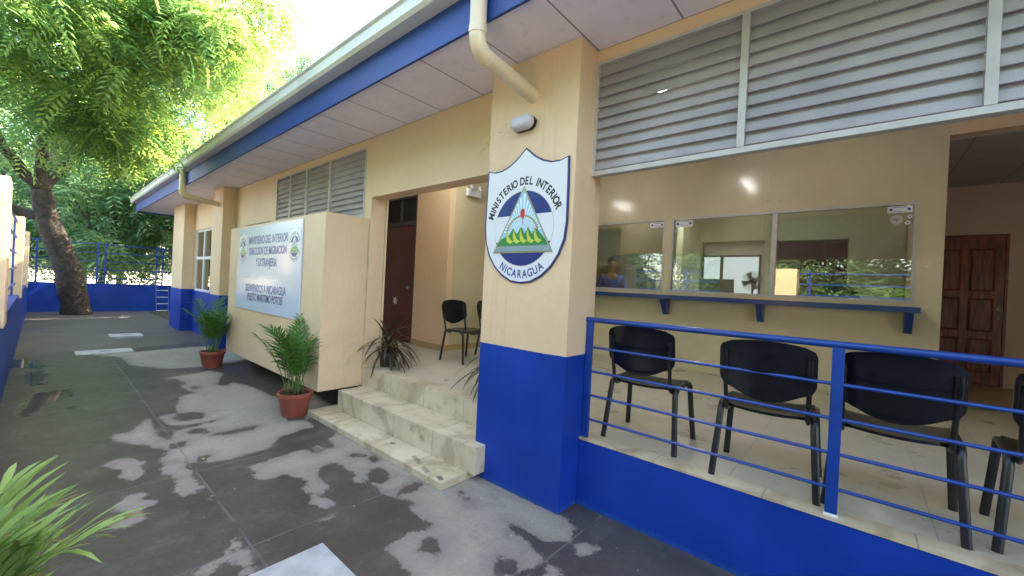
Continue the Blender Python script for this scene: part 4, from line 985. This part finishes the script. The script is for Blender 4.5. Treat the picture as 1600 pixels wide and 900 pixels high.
def palm_foliage(t, seed, h0, nf, flen, leaflet, lw, mat, spread=.75, npair=18, stemr=.006, up0=1.0, center=(0, 0), rad=.06, azr=(0, 360), ang0=52, dr=(.55, 1.2)):
    rs = random.Random(seed); V = []; Fq = []; var = []; st = MB()
    for k_ in range(nf):
        az = R(rs.uniform(*azr)); tilt = rs.uniform(.12, 1.0)*spread; ln = flen*rs.uniform(.7, 1.08)
        d = Vector((math.cos(az)*math.sin(tilt), math.sin(az)*math.sin(tilt), math.cos(tilt)*up0)).normalized()
        p = Vector((center[0]+rs.uniform(-rad, rad), center[1]+rs.uniform(-rad, rad), h0)); pts = [p.copy()]; ds = [d.copy()]; n_ = 14
        droop = rs.uniform(*dr)
        for i in range(n_):
            d = (d+Vector((math.cos(az)*.03, math.sin(az)*.03, -droop/n_*(i/n_)*1.6))).normalized(); p = p+d*ln/n_; pts.append(p.copy()); ds.append(d.copy())
        st.tube(pts, [stemr*(1-.75*i/n_) for i in range(n_+1)], 5)
        fv = rs.uniform(0, 1)
        for i in range(npair):
            u = .34+.66*i/(npair-1); q = u*n_; a = min(int(q), n_-1); f_ = q-a
            b0 = pts[a].lerp(pts[a+1], f_); dd = ds[a]
            side = dd.cross(Vector((0, 0, 1))); side = side.normalized() if side.length > .05 else Vector((math.sin(az), -math.cos(az), 0))
            prof = math.sin(math.pi*(.12+.80*(i/(npair-1))))**.6
            for sg in (-1, 1):
                ang = R(ang0-ang0*.58*(i/(npair-1))+rs.uniform(-7, 7)); ld = dd*math.cos(ang)+side*sg*math.sin(ang)+Vector((0, 0, rs.uniform(.05, .3)))
                o0 = len(V); V += strip_leaf(b0, ld, leaflet*prof*rs.uniform(.85, 1.1), lw*rs.uniform(.8, 1.15), rs.uniform(.5, 1.1), 4, side=ld.cross(side*sg+Vector((0, 0, .6))).cross(ld))
                tip = rs.random() < .30
                for s_ in range(4): Fq.append((o0+2*s_, o0+2*s_+1, o0+2*s_+3, o0+2*s_+2)); var.append(2.0 if (tip and s_ == 3) else min(1, max(0, fv*.6+rs.uniform(0, .4))))
    bulk('foliage', np.array([tuple(v) for v in V]), np.array(Fq), np.array(var), mat, t)
    st.build('stem', M['stem'], t, smooth=True)
PG = 'areca palms in terracotta pots along the privacy wall'
t = potted('potted_palm', 'green palm in a terracotta pot before the cream wall, beside the steps', 'potted plant', (-4.90, 1.96, 0), M['terracotta'], .185, .125, .27, PG)
palm_foliage(t, 3, .24, 22, .86, .23, .017, M['areca'], .28, 15, rad=.09, dr=(.35, .9))
t = potted('potted_palm', 'green palm in a terracotta pot standing farther back by the wall end', 'potted plant', (-8.28, 1.94, 0), M['terracotta'], .185, .125, .27, PG)
palm_foliage(t, 11, .24, 24, .92, .23, .017, M['areca'], .30, 15, rad=.09, dr=(.35, .9))
def strap_plant(t, seed, h0, nl, ln, wd, mat, spread=1.1, droop=1.6):
    rs = random.Random(seed); V = []; Fq = []; var = []
    for k_ in range(nl):
        az = R(rs.uniform(0, 360)); tilt = rs.uniform(.05, 1.0)**.7*spread; l_ = ln*rs.uniform(.65, 1.1)
        d = (math.cos(az)*math.sin(tilt), math.sin(az)*math.sin(tilt), math.cos(tilt)); z = h0+rs.uniform(0, .14)
        o0 = len(V); V += strip_leaf((rs.uniform(-.01, .01), rs.uniform(-.01, .01), z), d, l_, wd*rs.uniform(.8, 1.1), droop*rs.uniform(.5, 1.25), 8, side=(-math.sin(az), math.cos(az), 0)); vv = rs.random()
        for s_ in range(8): Fq.append((o0+2*s_, o0+2*s_+1, o0+2*s_+3, o0+2*s_+2)); var.append(vv)
    bulk('foliage', np.array([tuple(v) for v in V]), np.array(Fq), np.array(var), mat, t)
    MB().tube([(0, 0, h0-.05), (0, 0, h0+.16)], .014, 8).build('stem', M['bark'], t)
CGp = 'dark strap-leaved plants flanking the porch entry'
t = potted('potted_cordyline', 'dark reddish spiky plant in a small brown pot at the left of the top step', 'potted plant', (-4.60, 2.96, .5), M['potdark'], .115, .085, .19, CGp)
strap_plant(t, 5, .17, 60, .62, .034, M['cordy'], 1.35, 2.3)
t = potted('potted_cordyline', 'dark spiky plant mostly hidden behind the big pillar on the porch', 'potted plant', (-2.78, 3.12, .5), M['potdark'], .115, .085, .19, CGp)
strap_plant(t, 9, .17, 48, .62, .030, M['cordy'], 1.35, 2.1)
t = potted('potted_palm', 'bright green broad-leaved palm in the near left corner of the photo', 'potted plant', (-2.18, -.11, 0), M['terracotta'], .185, .13, .28)
palm_foliage(t, 21, .25, 15, .54, .33, .024, M['fore'], .50, 8, .008, rad=.07, ang0=34, dr=(.3, .8))

# ------------------------------------------------------------ trees
def frond_template(npair=7, L=.30, ll=.075, lw=.022, droop=.5):
    V = []; F_ = []
    for i in range(npair):
        u = (.15+.85*i/(npair-1))*L; z = -droop*u*u/L*.9
        for sg in (-1, 1):
            ang = R(62-18*i/npair); dx, dy = math.cos(ang), sg*math.sin(ang); nx_, ny_ = -dy*sg*sg, dx
            l_ = ll*(.75+.5*math.sin(math.pi*(i+1)/(npair+1)))
            o = len(V); V += [(u, 0, z), (u+dx*l_*.45-(-dy)*lw*.5*0+lw*.5*(-dy), dy*l_*.45+lw*.5*dx, z-.10*l_), (u+dx*l_, dy*l_, z-.35*l_), (u+dx*l_*.5-lw*.5*(-dy), dy*l_*.5-lw*.5*dx, z-.10*l_)]
            F_.append((o, o+1, o+2, o+3))
    return np.array(V), np.array(F_)
def rotmats(n_, rs, tiltmax=1.2, heading=None):
    az = rs.uniform(0, 2*np.pi, n_) if heading is None else heading
    el = rs.uniform(-.9, .5, n_); ro = rs.uniform(-.7, .7, n_)
    ca, sa, ce, se, cr, sr = np.cos(az), np.sin(az), np.cos(el), np.sin(el), np.cos(ro), np.sin(ro)
    X_ = np.stack([ca*ce, sa*ce, se], 1); Yv = np.stack([-sa, ca, 0*sa], 1); Z_ = np.cross(X_, Yv)
    Y2 = Yv*cr[:, None]+Z_*sr[:, None]; Z2 = -Yv*sr[:, None]+Z_*cr[:, None]
    return np.stack([X_, Y2, Z2], 2)
def crown(name, blobs, mat, parent, seed, tmpl, scale=(.8, 1.3), clump=.45, per=16):
    """blobs: (cx,cy,cz, rx,ry,rz, n_fronds)"""
    rs = np.random.default_rng(seed); TV, TF = tmpl; Vs = []; Fs = []; va = []; off = 0
    for (cx, cy, cz, rx, ry, rz, n_) in blobs:
        nc = max(1, n_//per)
        u = rs.normal(size=(nc, 3)); u /= np.linalg.norm(u, axis=1)[:, None]; rr = rs.uniform(.25, 1, nc)**.5
        cen = np.array([cx, cy, cz])+u*rr[:, None]*np.array([rx, ry, rz])
        cs = rs.uniform(.5, 1.4, nc)*clump; cv = rs.uniform(0, 1, nc)
        idx = rs.integers(0, nc, n_)
        P_ = cen[idx]+rs.normal(size=(n_, 3))*cs[idx][:, None]*np.array([.55, .55, .38])
        Rm = rotmats(n_, rs); sc = rs.uniform(*scale, n_)
        W = np.einsum('nij,vj->nvi', Rm, TV)*sc[:, None, None]+P_[:, None, :]
        Vs.append(W.reshape(-1, 3)); k = len(TV)
        Fs.append((TF[None]+(np.arange(n_)*k)[:, None, None]+off).reshape(-1, 4)); off += n_*k
        va.append(np.clip(np.repeat(cv[idx]*.7+rs.uniform(-.1, .35, n_), len(TF)), 0, 1))
    return bulk(name, np.concatenate(Vs), np.concatenate(Fs), np.concatenate(va), mat, parent)
def limb(pts, r0_, r1_, seed=0, seg=10, sub=5, wob=.06):
    rs = random.Random(seed); out = []; P_ = [Vector(p) for p in pts]
    for i in range(len(P_)-1):
        a = P_[max(i-1, 0)]; b_ = P_[i]; c = P_[i+1]; d = P_[min(i+2, len(P_)-1)]
        for k_ in range(sub):
            t = k_/sub; q = .5*((2*b_)+(-a+c)*t+(2*a-5*b_+4*c-d)*t*t+(-a+3*b_-3*c+d)*t**3)
            out.append(q+Vector((rs.uniform(-wob, wob), rs.uniform(-wob, wob), 0))*(.3 if not out else 1))
    out.append(P_[-1]); n_ = len(out)
    rad = [(r0_+(r1_-r0_)*i/(n_-1))*(1+rs.uniform(-.06, .06)) for i in range(n_)]
    mb = MB(); mb.tube(out, rad, seg); return mb
def ray_at(px, py, dist):
    d = (rt*((px-800)/F)-up*((py-450)/F)+fw).normalized(); return Vector((0, 0, CH))+d*dist

T1 = frond_template(7, .32, .085, .026)
T2 = frond_template(5, .40, .13, .045)
T3 = frond_template(4, .55, .22, .085)
# main yard tree
t = thing('neem_tree', 'big leaning tree with dark trunk inside the yard before the far blue wall', 'tree', (-19.5, .8, 0))
base = Vector((-19.5, .8, 0))
def rel(p, b_=None): return tuple(Vector(p)-(b_ or base))
tk = limb([rel((-19.5, .82, -.05)), rel((-19.5, .68, .9)), rel((-19.5, .46, 1.9)), rel((-19.5, .12, 2.95)), rel((-19.4, -.05, 3.9))], .36, .24, 1, 14, 5, .02)
s_ = tk.build('trunk', M['bark'], t, smooth=True)
top = (-19.4, -.05, 3.85)
LB = [[top, (-18.9, -.8, 4.9), (-17.8, -1.3, 6.2), (-16.5, -1.2, 7.6)], [top, (-19.6, .6, 5.2), (-18.6, 1.8, 6.8), (-17.0, 2.6, 8.4)], [(-19.5, .12, 2.95), (-19.8, -.7, 3.3), (-19.4, -1.7, 3.7), (-18.6, -3, 4.6)],
      [top, (-19.2, -.1, 5.5), (-17.5, .2, 7.0), (-14.5, .3, 7.6)], [top, (-20.3, .2, 5.4), (-21.0, .8, 7.2)]]
for i, l_ in enumerate(LB): limb([rel(p) for p in l_], .17, .04, i+3, 9, 4, .05).build('branch', M['bark'], t, smooth=True)
bl = []
for px, py, ds, rr, n_ in ((60, 60, 19, 2.3, 700), (160, 110, 18, 2.2, 700), (40, 180, 17, 1.3, 350), (205, 235, 17.5, .8, 200), (250, 170, 18, 1.8, 550), (300, 60, 19, 2.4, 700), (200, 20, 16, 2.2, 600), (340, 140, 20, 1.6, 450)):
    p = ray_at(px, py, ds); bl.append((*rel(p), rr, rr, rr*.75, n_))
crown('crown', bl, M['neem'], t, 5, T2, clump=.8)
# near tree beyond the left wall, boughs hang over the yard
b2 = Vector((-9.5, -2.6, -.03))
t = thing('neem_tree', 'nearer tree behind the left wall whose bright feathery boughs hang over the yard', 'tree', tuple(b2))
limb([rel((-9.5, -2.6, -.05), b2), rel((-9.6, -2.5, 1.8), b2), rel((-9.3, -2.2, 3.6), b2), rel((-9.0, -1.9, 5.4), b2)], .22, .14, 2, 12, 5, .03).build('trunk', M['bark'], t, smooth=True)
tips = [(250, 60, 8.5), (120, 120, 8.5), (330, 30, 8.0), (130, 230, 9.5), (60, 40, 8), (330, 90, 9.5), (200, 190, 10), (430, 10, 8.5)]
for i, (px, py, ds) in enumerate(tips):
    p = ray_at(px, py, ds); s0 = (-9.0, -1.9, 5.0-.15*i) if i % 2 else (-9.2, -2.1, 4.3)
    mid = (Vector(s0)+p)/2+Vector((0, 0, .5))
    limb([rel(s0, b2), rel(mid, b2), rel(p, b2)], .06, .012, 30+i, 7, 5, .03).build('branch', M['bark'], t, smooth=True)
bl = []
for px, py, ds, rr, n_ in ((250, 60, 8.5, .9, 420), (120, 120, 8.5, .75, 330), (330, 40, 8.0, .8, 380), (175, 215, 9.5, .5, 160), (60, 40, 8, .9, 380), (320, 95, 9.5, .7, 280), (210, 190, 10, .8, 320), (405, 5, 8.3, .45, 100), (180, 0, 8, 1.0, 400), (385, 60, 9, .6, 160), (350, 130, 10, .5, 160), (150, 180, 9, .6, 200)):
    p = ray_at(px, py, ds); bl.append((*rel(p, b2), rr, rr, rr*.7, n_))
crown('crown', bl, M['neem'], t, 15, T1, scale=(.85, 1.45), clump=.34, per=8)

def bgtree(x, y, h, rr, n_, seed, label, mat='bgleaf', tmpl=T3, lean=(0, 0), group='trees behind the far railing', tr=.16):
    t = thing('broadleaf_tree', label, 'tree', (x, y, -.03), 0, group); rs = random.Random(seed)
    k0 = (lean[0]*.5+rs.uniform(-.3, .3), lean[1]*.5+rs.uniform(-.3, .3), h*.35)
    limb([(0, 0, 0), k0, (lean[0], lean[1], h*.6)], tr, tr*.5, seed, 9, 5, .05).build('trunk', M['bark'], t, smooth=True)
    bl = []
    for k_ in range(10):
        a = rs.uniform(0, 6.28); q = rs.uniform(.2, .8)*rr; z = h*(rs.uniform(.38, .95) if k_ < 7 else rs.uniform(.27, .38))
        c = (lean[0]+q*math.cos(a), lean[1]+q*math.sin(a), z)
        limb([(k0[0], k0[1], k0[2]*rs.uniform(.8, 1.3)), (c[0]*.6, c[1]*.6, (z+k0[2])/2), c], tr*.4, .02, seed+k_, 6, 4, .05).build('branch', M['bark'], t, smooth=True)
        bl.append((*c, rr*.5, rr*.5, h*.14, n_//6))
    crown('crown', bl, M[mat], t, seed, tmpl, clump=1.0, per=12); return t
BG = [(-23.6, 7.6, 9, 3.0, 900, 'tree added behind the far wall to shade the far end of the yard'), (-30, 1.2, 8, 3.2, 1100, 'bushy tree in the gap behind the slim double-stemmed tree'), (-36, -1.5, 9, 4, 1300, 'bushy distant tree low behind the far railing'), (-25, 1.5, 7.5, 2.8, 900, 'slim double-stemmed tree just behind the far railing'), (-27, 5.0, 9.5, 3.4, 1100, 'leafy tree behind the far railing beside the cream pillar'), (-28.5, -2.0, 10, 3.6, 1200, 'tree behind the leaning trunk, left of the far railing'),  # first tree is added to cast shade on the far yard corner
      (-33, 3, 12, 4.2, 1200, 'tall tree in the second row over the middle of the railing'), (-32, 9.5, 13, 4.8, 1500, 'large tree rising above the gutter line'), (-34, -6, 12, 4.5, 1800, 'tree at the far left beyond the yard wall'),
      (-26, 12, 12, 4.6, 2200, 'tree crown showing over the far roof tip'), (-42, 2, 13, 5.5, 1800, 'most distant tree seen between the nearer trunks'), (-37, 13.5, 21, 6, 4500, 'very tall distant tree showing above the gutter against the sky'), (-19.5, 7.0, 11.5, 3.4, 2200, 'tree added beside the far end of the office to shade the yard, mostly hidden by its roof')]  # last tree is added to keep the sun off the leaning trunk
for i, (x, y, h, rr, n_, lb) in enumerate(BG): bgtree(x, y, h, rr, n_, 50+i, lb, lean=(0, .5 if i == 3 else 0), tr=.11 if i == 3 else .17)
# shrubs along the outside of the left wall (seen through the rails and mirrored in the windows)
for i, (x, y, rr, hh, n_) in enumerate(((-1.5, -2.9, 1.2, 2.0, 900), (1.4, -3.0, 1.4, 2.3, 1100), (4.4, -3.1, 1.3, 2.1, 900), (-4.6, -3.4, 1.2, 1.7, 800), (-13.5, -2.8, 1.3, 2.2, 700), (-17.5, -3.0, 1.4, 2.4, 700), (-23.2, -.8, 1.0, 1.6, 500))):
    lb = ['green shrub outside the wall straight behind the camera', 'large bright shrub outside the wall mirrored in the right service window', 'green shrub outside the wall right of the camera', 'green shrub outside the wall mirrored in the left service window', 'shrub outside the left wall between the second and third cream posts', 'shrub outside the left wall near the yard corner', 'low shrub beyond the corner of the far wall'][i]
    t = thing('shrub', lb, 'shrub', (x, y, -.03), 0, 'shrubs outside the boundary walls')
    for k_ in range(4): limb([(0, 0, 0), (.15*math.cos(k_*1.6), .15*math.sin(k_*1.6), hh*.3), (.5*math.cos(k_*1.6), .5*math.sin(k_*1.6), hh*.7)], .03, .01, k_, 6, 3, .02).build('stem', M['bark'], t)
    crown('foliage', [(0, 0, hh*.55, rr, rr*.8, hh*.42, n_)], M['bush'], t, 80+i, T2, scale=(.6, 1.0), clump=.35, per=10)
# hedge and trees that shade and mirror from across the lane behind the camera
for i, (x, y, h) in enumerate(((-5, -7, 6.5), (0, -7.6, 7), (5, -7, 6.5), (-11, -7, 7))):
    bgtree(x, y, h, 3.2, 3200, 90+i, ['tree across the lane behind the camera, left one', 'tree across the lane straight behind the camera', 'tree across the lane behind the camera, right one', 'tree across the lane left of the yard'][i], group='trees across the lane', tmpl=T3)
